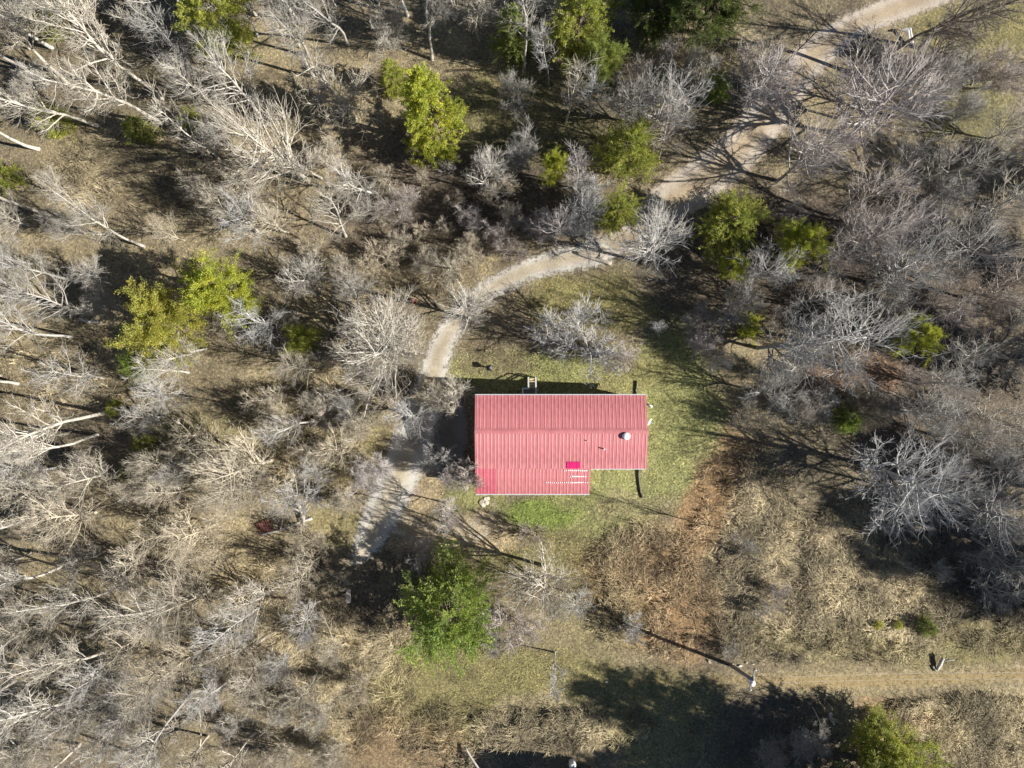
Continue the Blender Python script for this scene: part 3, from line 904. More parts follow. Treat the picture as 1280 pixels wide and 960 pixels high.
# ---- bare trees and shrubs (image pixel at b: foot of the trunk, c: middle of the crown)
BARE = [
    # tall pale wood round the clearing
    ('b', 202, 122, 'T', 18, 'w', 'nw'), ('b', 203, 155, 'T', 16, 'w', 'nw'), ('b', 124, 157, 'T', 15, 'w', 'nw'), ('b', 206, 56, 'S', 9, 'w', 'nw'),
    ('b', 282, 205, 'S', 12, 'w', 'nw'), ('b', 48, 186, 'T', 15, 'w', 'nw'), ('b', 45, 264, 'T', 15, 'w', 'nw'), ('b', 270, 132, 'S', 10, 'w', 'nw'),
    ('b', 385, 226, 'R', 13, 'w', 'nw'), ('b', 402, 222, 'S', 11, 'w', 'n'), ('b', 392, 96, 'T', 14, 'g', 'nw'), ('b', 445, 150, 'M', 10, 'w', 'n'),
    ('b', 180, 308, 'T', 12, 'w', 'nw'), ('b', 90, 110, 'T', 15, 'w', 'nw'), ('b', 150, 60, 'T', 15, 'w', 'nw'), ('b', 40, 90, 'T', 14, 'g', 'nw'),
    ('b', 250, 30, 'T', 14, 'g', 'nw'), ('b', 320, 20, 'T', 13, 'w', 'nw'), ('b', 435, 55, 'T', 13, 'w', 'n'), ('b', 480, 40, 'T', 12, 'w', 'n'),
    ('b', 330, 150, 'M', 10, 'w', 'nw'), ('b', 240, 85, 'M', 8, 'g', 'nw'), ('b', 110, 40, 'M', 9, 'g', 'nw'), ('b', 20, 30, 'M', 9, 'g', 'nw'),
    ('b', 190, 20, 'T', 14, 'w', 'nw'), ('b', 300, 60, 'S', 9, 'w', 'nw'), ('b', 375, 30, 'T', 13, 'w', 'nw'), ('b', 65, 60, 'T', 15, 'w', 'nw'),
    ('b', 470, 244, 'S', 9.5, 'w', 'n', 'slender pale tree with radiating twigs above the brown scrub', 1.35), ('b', 432, 296, 'M', 9, 'w', 'n'),
    ('b', 360, 290, 'M', 7, 't', 'n'), ('b', 300, 280, 'M', 7, 't', 'n'), ('b', 395, 352, 'M', 7, 'g', 'w'), ('b', 345, 250, 'B', 5, 't', 'n'),
    # north scrub
    ('b', 600, 238, 'M', 9.5, 'w', 'n', 'white-limbed bare tree standing by the tall narrow conifer', .72), ('b', 540, 75, 'T', 12, 'w', 'n'), ('b', 600, 50, 'T', 12, 'w', 'n'),
    ('b', 655, 90, 'T', 13, 'w', 'n'), ('b', 570, 25, 'T', 12, 'g', 'n'), ('b', 510, 20, 'T', 13, 'g', 'n'), ('b', 700, 40, 'M', 9, 'w', 'nc'),
    ('b', 528, 232, 'S', 6, 't', 'n'), ('b', 500, 262, 'B', 4, 'p', 'n'), ('b', 620, 300, 'B', 3.5, 'p', 'n'),
    ('b', 708, 152, 'S', 10, 'w', 'nc'), ('b', 738, 146, 'S', 9, 'b', 'nc'), ('b', 686, 106, 'S', 8, 'b', 'nc'), ('b', 780, 152, 'M', 9, 'b', 'nc'), ('b', 812, 158, 'M', 10, 'b', 'nc'),
    ('b', 822, 200, 'M', 8, 'p', 'nc'), ('b', 690, 296, 'M', 7, 'p', 'nc'), ('b', 712, 282, 'M', 8, 'b', 'nc'), ('b', 670, 300, 'B', 4.5, 'p', 'nc'),
    ('b', 725, 300, 'B', 4.5, 'b', 'nc'), ('b', 640, 318, 'B', 3.2, 'p', 'nc'), ('b', 745, 255, 'B', 5, 'b', 'nc'),
    # yard
    ('b', 502, 436, 'R', 11.5, 'w', 'c', 'large pale radiating bare tree beside the gravel driveway bend', 1.12), ('b', 486, 424, 'R', 10, 'w', 'c', 'pale radiating bare tree twinned with its neighbour by the drive', 1.05),
    ('b', 588, 398, 'R', 9, 'w', 'c', 'bare tree leaning over the driveway curve', .8), ('c', 722, 425, 'B', 6, 'b', 'c', 'big dense silver grey bush on the lawn', 1.25),
    ('c', 776, 446, 'B', 4.2, 'p', 'c', 'smaller pinkish bush beside the big silver bush', 1.0), ('c', 822, 312, 'R', 10, 'g', 'c', 'broad grey radiating bare tree at the end of the gravel', 1.0),
    ('b', 814, 410, 'S', 5, 'g', 'c', 'thin grey sapling in the dark shade by the lawn'), ('c', 868, 432, 'B', 4, 'p', 'c', 'pinkish shrub on the shaded lawn edge', .9), ('c', 895, 445, 'B', 4, 'g', 'c', 'grey shrub on the shaded lawn edge', .8),
    ('b', 520, 520, 'M', 7, 'b', 'c', 'silver bare tree standing in the shadow of the house', .95), ('b', 566, 492, 'B', 5.5, 'w', 'c', 'pale shrub at the corner of the house shadow', .9),
    ('b', 552, 480, 'B', 4.5, 't', 'c', 'tan shrub beside the driveway and house shadow', .9), ('c', 545, 575, 'B', 4.0, 'g', 'c', 'grey shrub on the edge of the house shadow', .8),
    ('c', 578, 592, 'B', 5, 'p', 'c', 'pinkish shrub touching the low end of the red roof', .85), ('c', 605, 597, 'B', 4.6, 'w', 'c', 'pale shrub spreading over the red roof corner', .55),
    ('b', 556, 628, 'M', 6, 'p', 'c', 'pinkish bare tree on the sandy turning area', .8), ('c', 530, 690, 'B', 3.6, 'p', 'c', 'pink twiggy shrub beside the big dense conifer', .85),
    ('b', 560, 655, 'S', 6, 'w', 'c', 'thin white bare sapling on the sandy turning area', 1.2),
    ('b', 468, 590, 'B', 4.5, 'p', 'c', 'pinkish brush on the verge of the lower driveway', 1.1), ('b', 436, 560, 'M', 7, 't', 'c', 'tan twiggy tree on the outer verge of the driveway', 1.), ('b', 455, 520, 'B', 4.5, 't', 'c', 'tan shrub by the point of the house shadow', 1.),
    ('b', 682, 708, 'R', 10.5, 'w', 's', 'silver branching bare tree behind the house lawn', .92), ('c', 638, 785, 'B', 5, 'p', 's', 'grey-pink round shrub touching the big dense conifer', 1.05),
    ('c', 610, 800, 'B', 3.4, 'g', 's', 'low grey shrub between conifer and grass strip', 1.0), ('b', 718, 742, 'M', 7, 'b', 's', 'small silver bare tree near the orange leaves', .9), ('b', 694, 815, 'S', 6, 'g', 's', 'faint grey sapling on the mown grass', 1.2),
    ('c', 786, 785, 'K', 2.6, 'g', 's', 'low grey brush on the orange leaf patch'), ('c', 668, 670, 'K', 2.4, 'd', 's', 'dark brush on the lawn behind the house', 1.2), ('b', 900, 660, 'S', 8.5, 'b', 'se', 'thin silver bare tree casting a long shadow over orange leaves', .6),
    # north east by the track
    ('b', 928, 134, 'M', 10, 'p', 'ne', 'pinkish bare tree with dark foot beside the upper track', 1.0), ('c', 1115, 130, 'R', 12, 'p', 'ne', 'broad pinkish bare crown past the upper track', 1.12), ('c', 1012, 196, 'R', 11, 'p', 'ne', 'broad pinkish bare tree hanging over the dirt track', .85),
    ('c', 1165, 110, 'M', 10, 'p', 'ne'), ('c', 1198, 205, 'M', 10, 'b', 'ne'), ('c', 1080, 120, 'M', 8, 'g', 'ne'),
    ('b', 1078, 96, 'T', 18, 'd', 'ne', 'big dark-trunked tree leaning over the upper track'), ('b', 1150, 60, 'T', 14, 'd', 'ne'), ('c', 1190, 45, 'M', 7, 'd', 'ne'), ('c', 1170, 80, 'B', 5, 'g', 'ne'), ('c', 1245, 90, 'B', 5, 'p', 'ne'),  # dark tint paints in the shaded side of the leaning tree's trunk
    ('c', 1075, 250, 'M', 9, 'p', 'ne'), ('c', 1255, 260, 'M', 9, 'g', 'ne'),
    ('c', 1180, 250, 'B', 5, 'g', 'ne'), ('c', 960, 75, 'M', 9, 'p', 'ne'), ('c', 1010, 45, 'S', 8, 'd', 'ne'),
    # grey wood
    ('c', 1075, 310, 'R', 9.5, 'p', 'e'), ('c', 1135, 340, 'R', 10.5, 'g', 'e'), ('c', 1215, 310, 'R', 9.5, 'g', 'e'), ('c', 1055, 420, 'R', 11.5, 'g', 'e', None, 1.05), ('c', 980, 430, 'R', 10, 'b', 'e', None, .95),
    ('c', 965, 488, 'M', 7, 'b', 'e'), ('c', 1160, 515, 'R', 9, 'g', 'e', None, .9), ('c', 1218, 430, 'M', 9, 'g', 'e'), ('c', 1130, 592, 'R', 11, 'b', 'e', 'silver radiating bare tree facing the dry meadow', 1.08), ('c', 1222, 552, 'M', 9, 'g', 'e'),
    ('c', 1235, 645, 'R', 9.5, 'b', 'e'), ('c', 1205, 610, 'M', 9, 'g', 'e'), ('c', 955, 338, 'M', 8, 'b', 'e'), ('c', 1010, 370, 'M', 8, 'g', 'e'), ('c', 1185, 480, 'M', 7, 'g', 'e'), ('c', 1265, 520, 'M', 9, 'g', 'e'),
    ('c', 1265, 365, 'M', 9, 'p', 'e'), ('c', 1270, 690, 'M', 9, 'b', 'e'), ('c', 1030, 330, 'M', 8, 'p', 'e'), ('c', 1272, 590, 'M', 8, 'g', 'e'), ('c', 1080, 490, 'B', 4, 't', 'e'), ('c', 1020, 505, 'B', 4, 'g', 'e'),
    ('c', 1110, 390, 'M', 8, 'g', 'e'), ('c', 1190, 370, 'M', 8, 'p', 'e'), ('c', 1250, 740, 'M', 7, 'g', 'e'), ('c', 925, 375, 'B', 5, 'g', 'e'), ('c', 1120, 265, 'M', 9, 'p', 'e'), ('c', 1180, 560, 'B', 5, 'g', 'e'),
    ('c', 880, 400, 'B', 3.6, 'g', 'e'), ('c', 1270, 440, 'M', 9, 'g', 'e'),
    ('c', 970, 742, 'K', 2.2, 'p', 'se'), ('c', 950, 760, 'K', 2.0, 'g', 'se'), ('c', 915, 812, 'K', 1.8, 'g', 'se'), ('c', 935, 690, 'K', 1.8, 't', 'se'), ('c', 1035, 905, 'S', 5, 'g', 'se'), ('c', 1005, 930, 'B', 4, 'g', 'se'), ('c', 960, 940, 'B', 4, 'g', 'se'),
    # west wood
    ('b', 102, 354, 'T', 12, 'w', 'w'), ('b', 110, 395, 'M', 9, 'w', 'w'), ('b', 92, 422, 'T', 13, 'w', 'w'), ('b', 132, 516, 'T', 17, 'w', 'w', 'tall white-trunked tree stretched over the tan grass past the golden evergreen'), ('b', 122, 543, 'T', 13, 'w', 'w'), ('b', 22, 480, 'T', 13, 'w', 'w'),
    ('b', 150, 590, 'M', 9, 'w', 'w'), ('b', 70, 585, 'M', 9, 'g', 'w'), ('b', 345, 410, 'M', 8, 'b', 'w', 'silver bare tree beside the yellow-green evergreen', .9), ('b', 258, 436, 'M', 8, 'w', 'w', 'pale tree at the foot of the golden evergreen', .8), ('b', 236, 466, 'M', 8, 'w', 'w', 'white twiggy tree beside the round bright green bush', .8),
    ('b', 388, 527, 'S', 11, 'w', 'w'), ('b', 395, 462, 'M', 7, 't', 'w'), ('b', 340, 575, 'R', 10, 't', 'w'), ('b', 320, 605, 'R', 9, 't', 'w'), ('b', 40, 330, 'M', 9, 'g', 'w'), ('b', 60, 380, 'M', 9, 'g', 'w'),
    ('b', 300, 560, 'M', 8, 't', 'w'), ('b', 365, 600, 'M', 7, 't', 'w'), ('b', 30, 560, 'T', 13, 'w', 'w'), ('b', 60, 640, 'T', 14, 'w', 'w'), ('b', 120, 640, 'M', 9, 't', 'w'), ('b', 200, 600, 'B', 5, 't', 'w'), ('b', 410, 500, 'B', 4, 't', 'w'), ('b', 430, 440, 'B', 4, 't', 'w'),
    ('b', 340, 500, 'B', 3.5, 't', 'w'), ('b', 560, 335, 'M', 5.5, 't', 'n'), ('b', 590, 325, 'B', 4, 't', 'n'), ('b', 530, 325, 'B', 4, 't', 'n'), ('b', 480, 330, 'B', 4, 't', 'n'), ('b', 440, 350, 'B', 4, 't', 'n'), ('b', 270, 250, 'B', 4, 't', 'nw'), ('b', 230, 300, 'M', 6, 't', 'nw'),
    # south west
    ('b', 250, 738, 'T', 16, 'w', 'sw'), ('b', 165, 802, 'T', 15, 'w', 'sw'), ('b', 115, 854, 'T', 14, 'w', 'sw'), ('b', 238, 866, 'T', 14, 'w', 'sw'), ('b', 295, 842, 'T', 11, 'g', 'sw'), ('b', 158, 730, 'T', 13, 'w', 'sw'),
    ('b', 100, 698, 'T', 14, 'w', 'sw'), ('b', 320, 916, 'T', 10, 'w', 'sw'), ('b', 150, 906, 'T', 12, 'w', 'sw'), ('b', 50, 780, 'T', 13, 'g', 'sw'), ('b', 40, 920, 'M', 9, 'w', 'sw'), ('b', 265, 735, 'R', 9, 't', 'sw'), ('b', 205, 780, 'M', 9, 't', 'sw'),
    ('b', 180, 690, 'M', 8, 't', 'sw'), ('b', 390, 678, 'B', 4.5, 't', 'sw'), ('b', 270, 655, 'R', 8, 't', 'sw'), ('b', 230, 660, 'M', 7, 't', 'sw'), ('b', 420, 795, 'M', 6, 't', 'sw'), ('b', 455, 845, 'B', 4, 't', 'sw'), ('b', 395, 890, 'B', 4.5, 't', 'sw'),
    ('b', 200, 840, 'M', 9, 'g', 'sw'), ('b', 270, 800, 'M', 8, 't', 'sw'), ('b', 90, 760, 'M', 9, 't', 'sw'), ('b', 260, 920, 'M', 8, 't', 'sw'), ('b', 340, 860, 'B', 5, 't', 'sw'), ('b', 100, 930, 'T', 13, 'w', 'sw'), ('b', 190, 950, 'T', 13, 'w', 'sw'), ('b', 20, 850, 'T', 14, 'w', 'sw'),
    ('b', 30, 720, 'T', 14, 'w', 'sw'), ('b', 360, 935, 'B', 4.5, 't', 'sw'), ('b', 430, 930, 'B', 4, 't', 'sw'), ('b', 150, 830, 'M', 8, 'g', 'sw'), ('b', 70, 830, 'M', 9, 'g', 'sw'), ('b', 210, 910, 'M', 8, 'g', 'sw'),
]
for a in BARE:
    tree(*a)

# saplings and brush that fill the wood between the larger trees
rf = random.Random(77)
placed = [(t[0], t[1]) for t in TREES]
FILL = [((0, 0, 330, 130), 'nw', 'MMSB', 'wgt', 11), ((0, 230, 150, 480), 'w', 'MMB', 'wgt', 8), ((0, 540, 260, 960), 'sw', 'MMTBM', 'wgtt', 22), ((260, 620, 400, 960), 'sw', 'MBKM', 'tg', 16),
        ((280, 180, 460, 420), 'n', 'MMBK', 'tgt', 11), ((460, 200, 640, 330), 'n', 'KKB', 'tp', 12), ((640, 60, 860, 240), 'nc', 'KBS', 'gpb', 8), ((930, 250, 1280, 440), 'e', 'BKK', 'gp', 8),
        ((1060, 440, 1280, 720), 'e', 'BKK', 'gp', 9), ((1080, 60, 1280, 240), 'ne', 'BKM', 'gp', 7), ((390, 430, 470, 640), 'w', 'MKB', 'tg', 9), ((930, 460, 1080, 560), 'e', 'KKB', 'gt', 6),
        ((340, 0, 700, 70), 'n', 'SBT', 'wg', 9), ((200, 470, 400, 640), 'w', 'MMB', 'tg', 6)]
for (x0, y0, x1, y1), zone, types, tints, n in FILL:
    k = tries = 0
    while k < n and tries < 600:
        tries += 1
        x, y = rf.uniform(x0, x1), rf.uniform(y0, y1)
        if (x - 350) ** 2 + (y - 650) ** 2 < 55 ** 2 or any((x - a) ** 2 + (y - b) ** 2 < 20 ** 2 for a, b in placed) or on_path(np.array([x]), np.array([y]), 0.6)[0]:
            continue
        ty = rf.choice(types)
        tree('b', x, y, ty, {'M': 7.0, 'B': 3.8, 'K': 2.2, 'S': 8, 'T': 12}[ty] * rf.uniform(.75, 1.2), rf.choice(tints), zone)
        placed.append((x, y))
        k += 1

# ------------------------------------------------------------------ the red-roofed house
house = empty('house', (0, 0, 0))
tag(house, 'long house with faded red ribbed metal roof and lower lean-to', 'house')
kz = lambda z: S * (CAM_H - z) / CAM_H
ZE, ZR, ZL = 2.4, 3.15, 1.45
xL, xR, xS = -46 * kz(ZE), 167.5 * kz(ZE), 97.5 * kz(1.9)
yN, yR, yS, yL = -14 * kz(ZE), -59 * kz(ZR), -106 * kz(ZE), -137.5 * kz(ZL)
wi = 0.35


def gable(mb, x0, x1, ya, yb, z0, z1, zr=None, yr=None):
    """a wall body with an optional gable top"""
    V, F = [], []
    prof = [(ya, z0), (ya, z1)] + ([(yr, zr)] if zr else []) + [(yb, z1), (yb, z0)]
    n = len(prof)
    for x in (x0, x1):
        V += [(x, y, z) for y, z in prof]
    F.append(tuple(range(n)))
    F.append(tuple(range(2 * n - 1, n - 1, -1)))
    for i in range(n):
        j = (i + 1) % n
        F.append((i, i + n, j + n, j))
    return mb.add(V, F)


gable(MB(), xL + wi, xR - wi, yN - wi, yS + wi, -0.35, ZE - 0.02, ZR - .16, yR).build('wall', M['siding'], house)
MB().box(xL + wi + .03, xR - wi - .03, yS + wi + .03, yN - wi - .03, -2.1, -0.352).build('foundation', M['block'], house)
gable(MB(), xL + .12, xS - .12, yS + wi - .002, yL + .25, -2.0, 1.36).build('lean_to_wall', M['siding'], house)


def opening(name, x0, x1, y, z0, z1, out, mat):
    f = MB().box(x0 - .08, x1 + .08, min(y, y + out * .05), max(y, y + out * .05), z0 - .08, z1 + .08).build(name, M['white'], house)
    MB().box(x0, x1, min(y + out * .052, y + out * .06), max(y + out * .052, y + out * .06), z0, z1).build('pane' if name == 'window' else 'door_leaf', mat, f)


for x in (-1.2, 4.6, 7.6, 9.8):
    opening('window', x, x + 1.0, yN - wi, .55, 1.7, 1, M['glass'])
opening('door', 1.55, 2.45, yN - wi, -.25, 1.8, 1, M['wood'])
opening('window', 8.2, 9.4, yS + wi, .55, 1.7, -1, M['glass'])

# ribbed roof sheets: every sheet of each slope is a piece of its own
def sheet_mesh(w, ribs, lengths, depth=0.018):
    """profile across x, running along local -y for the slope length"""
    prof = [(0, 0)]
    pitch = w / ribs
    for i in range(ribs):
        c = (i + .5) * pitch
        prof += [(c - .05, 0), (c - .02, depth), (c + .02, depth), (c + .05, 0)]
    prof.append((w, 0))
    n = len(prof)
    V = [(x, 0, z) for x, z in prof] + [(x, -lengths, z) for x, z in prof] + [(x, 0, z - .012) for x, z in prof] + [(x, -lengths, z - .012) for x, z in prof]
    q = []
    for i in range(n - 1):
        q += [(i, i + n, i + n + 1, i + 1), (i + 2 * n, i + 2 * n + 1, i + 3 * n + 1, i + 3 * n), (i, i + 1, i + 1 + 2 * n, i + 2 * n), (i + n, i + 3 * n, i + 3 * n + 1, i + n + 1)]
    q += [(0, 2 * n, 3 * n, n), (n - 1, 2 * n - 1, 4 * n - 1, 3 * n - 1)]
    return mesh_np('roof_sheet', V, [np.array(q)])


def slope(part, x0, x1, y_top, z_top, y_bot, z_bot, nsheet, special=()):
    L = math.hypot(y_top - y_bot, z_top - z_bot)
    w = (x1 - x0) / nsheet
    a = sheet_mesh(w - .001, 3, L)
    a.materials.append(M['roof'])
    b = a.copy()
    b.materials.clear()
    b.materials.append(M['roof_new'])
    flip = y_bot > y_top
    for i in range(nsheet):
        o = link('roof_sheet', b if i in special else a, None, part)
        ang = math.atan2(z_top - z_bot, abs(y_top - y_bot))
        jig = random.uniform(-.001, .001)
        if flip:
            o.rotation_euler = (ang, 0, math.pi)
            o.location = (x0 + (i + 1) * w, y_top, z_top + jig)
        else:
            o.rotation_euler = (ang, 0, 0)
            o.location = (x0 + i * w, y_top, z_top + jig)


def roof_part(label, x0, x1, y0, z0, y1, z1):
    m = MB()
    d = .07
    m.add([(x0, y0, z0 - .03), (x1, y0, z0 - .03), (x1, y1, z1 - .03), (x0, y1, z1 - .03), (x0, y0, z0 - d), (x1, y0, z0 - d), (x1, y1, z1 - d), (x0, y1, z1 - d)],
          [(0, 1, 2, 3), (7, 6, 5, 4), (0, 4, 5, 1), (1, 5, 6, 2), (2, 6, 7, 3), (3, 7, 4, 0)])
    o = m.build('roof', M['wood'], house)
    o['label'] = label
    return o


r1 = roof_part('ribbed red roof slope over the porch steps', xL + .05, xR - .05, yR + .02, ZR, yN - .05, ZE)
slope(r1, xL, xR, yR, ZR, yN, ZE, 16)
r2 = roof_part('ribbed red roof slope with white vent', xL + .05, xR - .05, yR - .02, ZR, yS + .05, ZE)
slope(r2, xL, xR + .05, yR, ZR, yS, ZE, 16)
r3 = roof_part('lower lean-to roof with two crimson sheets', xL + .05, xS - .05, yS + .2, ZE - .09, yL + .05, ZL)
slope(r3, xL, xS, yS + .25, ZE - .07, yL, ZL, 11, (0, 1))
MB().add([(x, y, z) for x in (xL - .01, xR + .06) for y, z in ((yR - .2, ZR - .018), (yR, ZR + .025), (yR + .2, ZR - .018), (yR, ZR + .012))],
         [(0, 4, 5, 1), (1, 5, 6, 2), (0, 3, 7, 4), (3, 2, 6, 7), (0, 1, 2, 3), (7, 6, 5, 4)]).build('ridge_cap', M['roof'], house)
MB().box(xL, xR, yN + .0, yN + .09, ZE - .13, ZE - .02).build('gutter', M['galv'], house)
MB().box(xS + .05, xR, yS - .07, yS + .0, ZE - .12, ZE - .02).build('gutter', M['galv'], house)
MB().box(xL, xS, yL - .09, yL - .0, ZL - .12, ZL - .02).build('gutter', M['galv'], house)
MB().box(xL - .035, xL - .005, yS + .3, yN, ZE - .16, ZE - .02).build('fascia', M['white'], house)


def on_south(px, py):
    """point on the vented slope"""
    z = ZR
    for _ in range(5):
        p = G(px, py, z)
        z = ZR - (yR - p.y) / (yR - yS) * (ZR - ZE)
    return Vector((p.x, p.y, z))


def on_lean(px, py):
    z = 2
    for _ in range(6):
        p = G(px, py, z)
        t = (yS + .25 - p.y) / (yS + .25 - yL)
        z = (ZE - .07) + t * (ZL - ZE + .07)
    return Vector((p.x, p.y, z))


v = on_south(782.5, 545)
MB().lathe([(.34, -.12), (.33, .03), (.16, .05), (.16, .17), (.31, .19), (.32, .23), (.26, .3), (.1, .35), (.01, .36)], v, 22).build('roof_vent', M['white_metal'], house, True)
v = on_south(755, 561)
MB().tube([v + Vector((0, 0, -.05)), v + Vector((0, 0, .34))], .055, 8).build('vent_pipe', M['white'], house)
v = on_south(734, 551)
MB().tube([v + Vector((0, 0, -.05)), v + Vector((0, 0, .2))], .04, 8).build('vent_pipe', M['galv'], house)
# four magenta sheets patched in above the lean-to
for i in range(4):
    a, b = on_south(708.3 + i * 4.3, 577.2), on_south(708.3 + (i + 1) * 4.3 - .25, 585.6)
    h = .05 + .012 * (i % 2)
    MB().add([(a.x, a.y, a.z + h), (b.x, a.y, a.z + h), (b.x, b.y, b.z + h), (a.x, b.y, b.z + h), (a.x, a.y, a.z + .036), (b.x, a.y, a.z + .036), (b.x, b.y, b.z + .036), (a.x, b.y, b.z + .036)],
             [(0, 3, 2, 1), (4, 5, 6, 7), (0, 1, 5, 4), (1, 2, 6, 5), (2, 3, 7, 6), (3, 0, 4, 7)]).build('patch_panel', M['magenta'], house)
# rows of white dabs painting sun glints onto the lean-to ribs
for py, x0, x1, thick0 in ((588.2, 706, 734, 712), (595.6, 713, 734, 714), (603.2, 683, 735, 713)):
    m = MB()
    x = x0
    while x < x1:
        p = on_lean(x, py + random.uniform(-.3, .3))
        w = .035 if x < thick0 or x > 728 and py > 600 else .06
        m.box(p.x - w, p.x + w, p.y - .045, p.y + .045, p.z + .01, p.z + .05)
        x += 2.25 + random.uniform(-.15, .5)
    m.build('painted_glint_row', M['white'], house)
# satellite dish on the gable end
d = empty('satellite_dish', G(811, 527, 1.9))
tag(d, 'small white satellite dish fixed to the end of the red-roofed house', 'satellite dish')
m = MB()
ring = []
for r_, z_ in ((.0, .0), (.12, .012), (.24, .045), (.34, .1)):
    ring.append((max(r_, .01), z_))
m.lathe(ring + [(.345, .085), (.24, .03), (.01, -.02)], (0, 0, 0), 20)
o = m.build('reflector', M['white_metal'], d, True)
o.rotation_euler = (0, math.radians(70), math.radians(-30))
MB().bar((0, 0, 0), (-.5, .05, -.3), .04).build('bracket', M['galv'], d)
MB().bar((.02, 0, -.05), (.42, -.2, .02), .03).build('feed_arm', M['galv'], d)

# porch with steps
pc = empty('porch', (0, 0, 0))
tag(pc, 'small wooden porch with white railings and steps beside the red roof', 'porch')
zp = -.1
a, b = G(653.5, 494, zp + .9), G(670, 485.6, zp + .9)
c, e2 = G(660.7, 485.6, zp + .9), G(670, 477.5, .2)
px0, px1, py0, py1 = a.x, b.x, yN - wi, b.y
gz = float(zt(px1, py1)) - .02
nb = 8
for i in range(nb):
    y0 = py0 + (py1 - py0) * i / nb
    MB().box(px0, px1, y0 + .006, y0 + (py1 - py0) / nb - .006, zp - .035, zp + random.uniform(-.003, .003)).build('deck_board', M['deck'], pc)
MB().box(px0 + .02, px1 - .02, py0 + .02, py1 - .02, zp - .2, zp - .04).build('joists', M['deck'], pc)
ns = 4
sx0, sx1 = c.x, px1
run = .95 / ns
for i in range(ns):
    z = zp - (zp - gz) * (i + .6) / (ns + .6)
    MB().box(sx0 + .04, sx1 - .04, py1 + i * run + .012, py1 + (i + 1) * run - .05, z - .05, z).build('stair_tread', M['tread'], pc)
yb = py1 + .95
for x in (sx0, sx1):
    MB().bar((x, py1 + .02, zp - .16), (x, yb, gz + .02), .05, .22).build('stringer', M['wood'], pc)
for x, y, z0 in ((px0, py0 + .1, zp), (px0, py1, zp), (sx0, py1, zp), (sx1, py1, zp), (sx1, py0 + .1, zp), (sx0, yb, gz), (sx1, yb, gz)):
    top = zp + .93 if z0 == zp else gz + .85
    MB().box(x - .05, x + .05, y - .05, y + .05, min(gz, z0) - .05, top).build('post', M['white'], pc)


def rail(p, q):
    MB().bar(p, q, .125, .05).build('handrail', M['white'], pc)
    p2, q2 = Vector(p) - Vector((0, 0, .5)), Vector(q) - Vector((0, 0, .5))
    MB().bar(p2, q2, .04, .09).build('rail', M['white'], pc)


zt_ = zp + .95
rail((px0, py0 + .04, zt_), (px0, py1 + .06, zt_))
rail((px0 + .065, py1, zt_ + .004), (sx0 + .06, py1, zt_ + .004))
rail((sx1, py0 + .04, zt_), (sx1, py1, zt_))
rail((sx0, py1 + .07, zt_ - .004), (sx0, yb, gz + .87))
rail((sx1, py1 + .005, zt_ - .004), (sx1, yb, gz + .87))

# ------------------------------------------------------------------ small things round the house
def pipe(pts, label, r_=.085):
    P = [G(*p) + Vector((0, 0, r_)) for p in pts]
    tag(MB().tube(P, r_, 8).build('drain_pipe', M['black'], None, True), label, 'drain pipe')


pipe([(797, 584), (797.6, 592), (798.5, 603), (800, 613), (802.3, 622)], 'black drain pipe curving over the lawn from the eaves without steps')
pipe([(794.5, 496), (794.6, 486), (795, 476)], 'short black drain pipe by the green tuft on the porch side')
for i, (px, py, r_) in enumerate([(603, 628, .3), (607.5, 623.5, .2), (609, 628.5, .2), (604.5, 631.5, .2), (610, 623, .17)]):
    g = G(px, py)
    prof = [(r_ * .95, -.05), (r_, .03), (r_ * .93, .06), (.01, .07)]
    o = MB().lathe(prof, g, 9).build('stepping_stone', M['wood'] if i == 0 else M['stone'])
    tag(o, 'brown flat round stone beside the pale stepping stones' if i == 0 else 'pale flat stepping stone at the lean-to corner', 'stone', None if i == 0 else 'stepping stones at the lean-to corner')
g = G(612, 460)
bf = empty('bird_feeder', g)
tag(bf, 'small dark bird feeder on a post in the lawn', 'bird feeder')
MB().bar((0, 0, -.1), (0, 0, .55), .12).build('post', M['wood'], bf)
MB().box(-.17, .17, -.17, .17, .55, .73).build('feeder_box', M['wood'], bf)
MB().add([(-.24, -.24, .73), (.24, -.24, .73), (.24, .24, .73), (-.24, .24, .73), (0, 0, .9)], [(3, 2, 1, 0), (0, 1, 4), (1, 2, 4), (2, 3, 4), (3, 0, 4)]).build('feeder_roof', M['black'], bf)
g = G(813, 507)
o = MB().tube([g + Vector((-.12, .1, .1)), g + Vector((.14, -.12, .12))], .09, 8).build('gas_bottle', M['white_metal'], None, True)
tag(o, 'small white bottle lying on the lawn at the house end', 'bottle')
g = G(519, 377)
bk = empty('bucket', g)
tag(bk, 'red bucket under the pale radiating tree by the drive', 'bucket')
MB().lathe([(.15, 0), (.21, .36), (.225, .36), (.225, .38), (.19, .38), (.14, .04)], (0, 0, 0), 16).build('body', M['red'], bk, True)
MB().tube([(.21 * math.cos(t), .0, .37 + .16 * math.sin(t)) for t in np.linspace(0, math.pi, 9)], .008, 5).build('handle', M['galv'], bk)


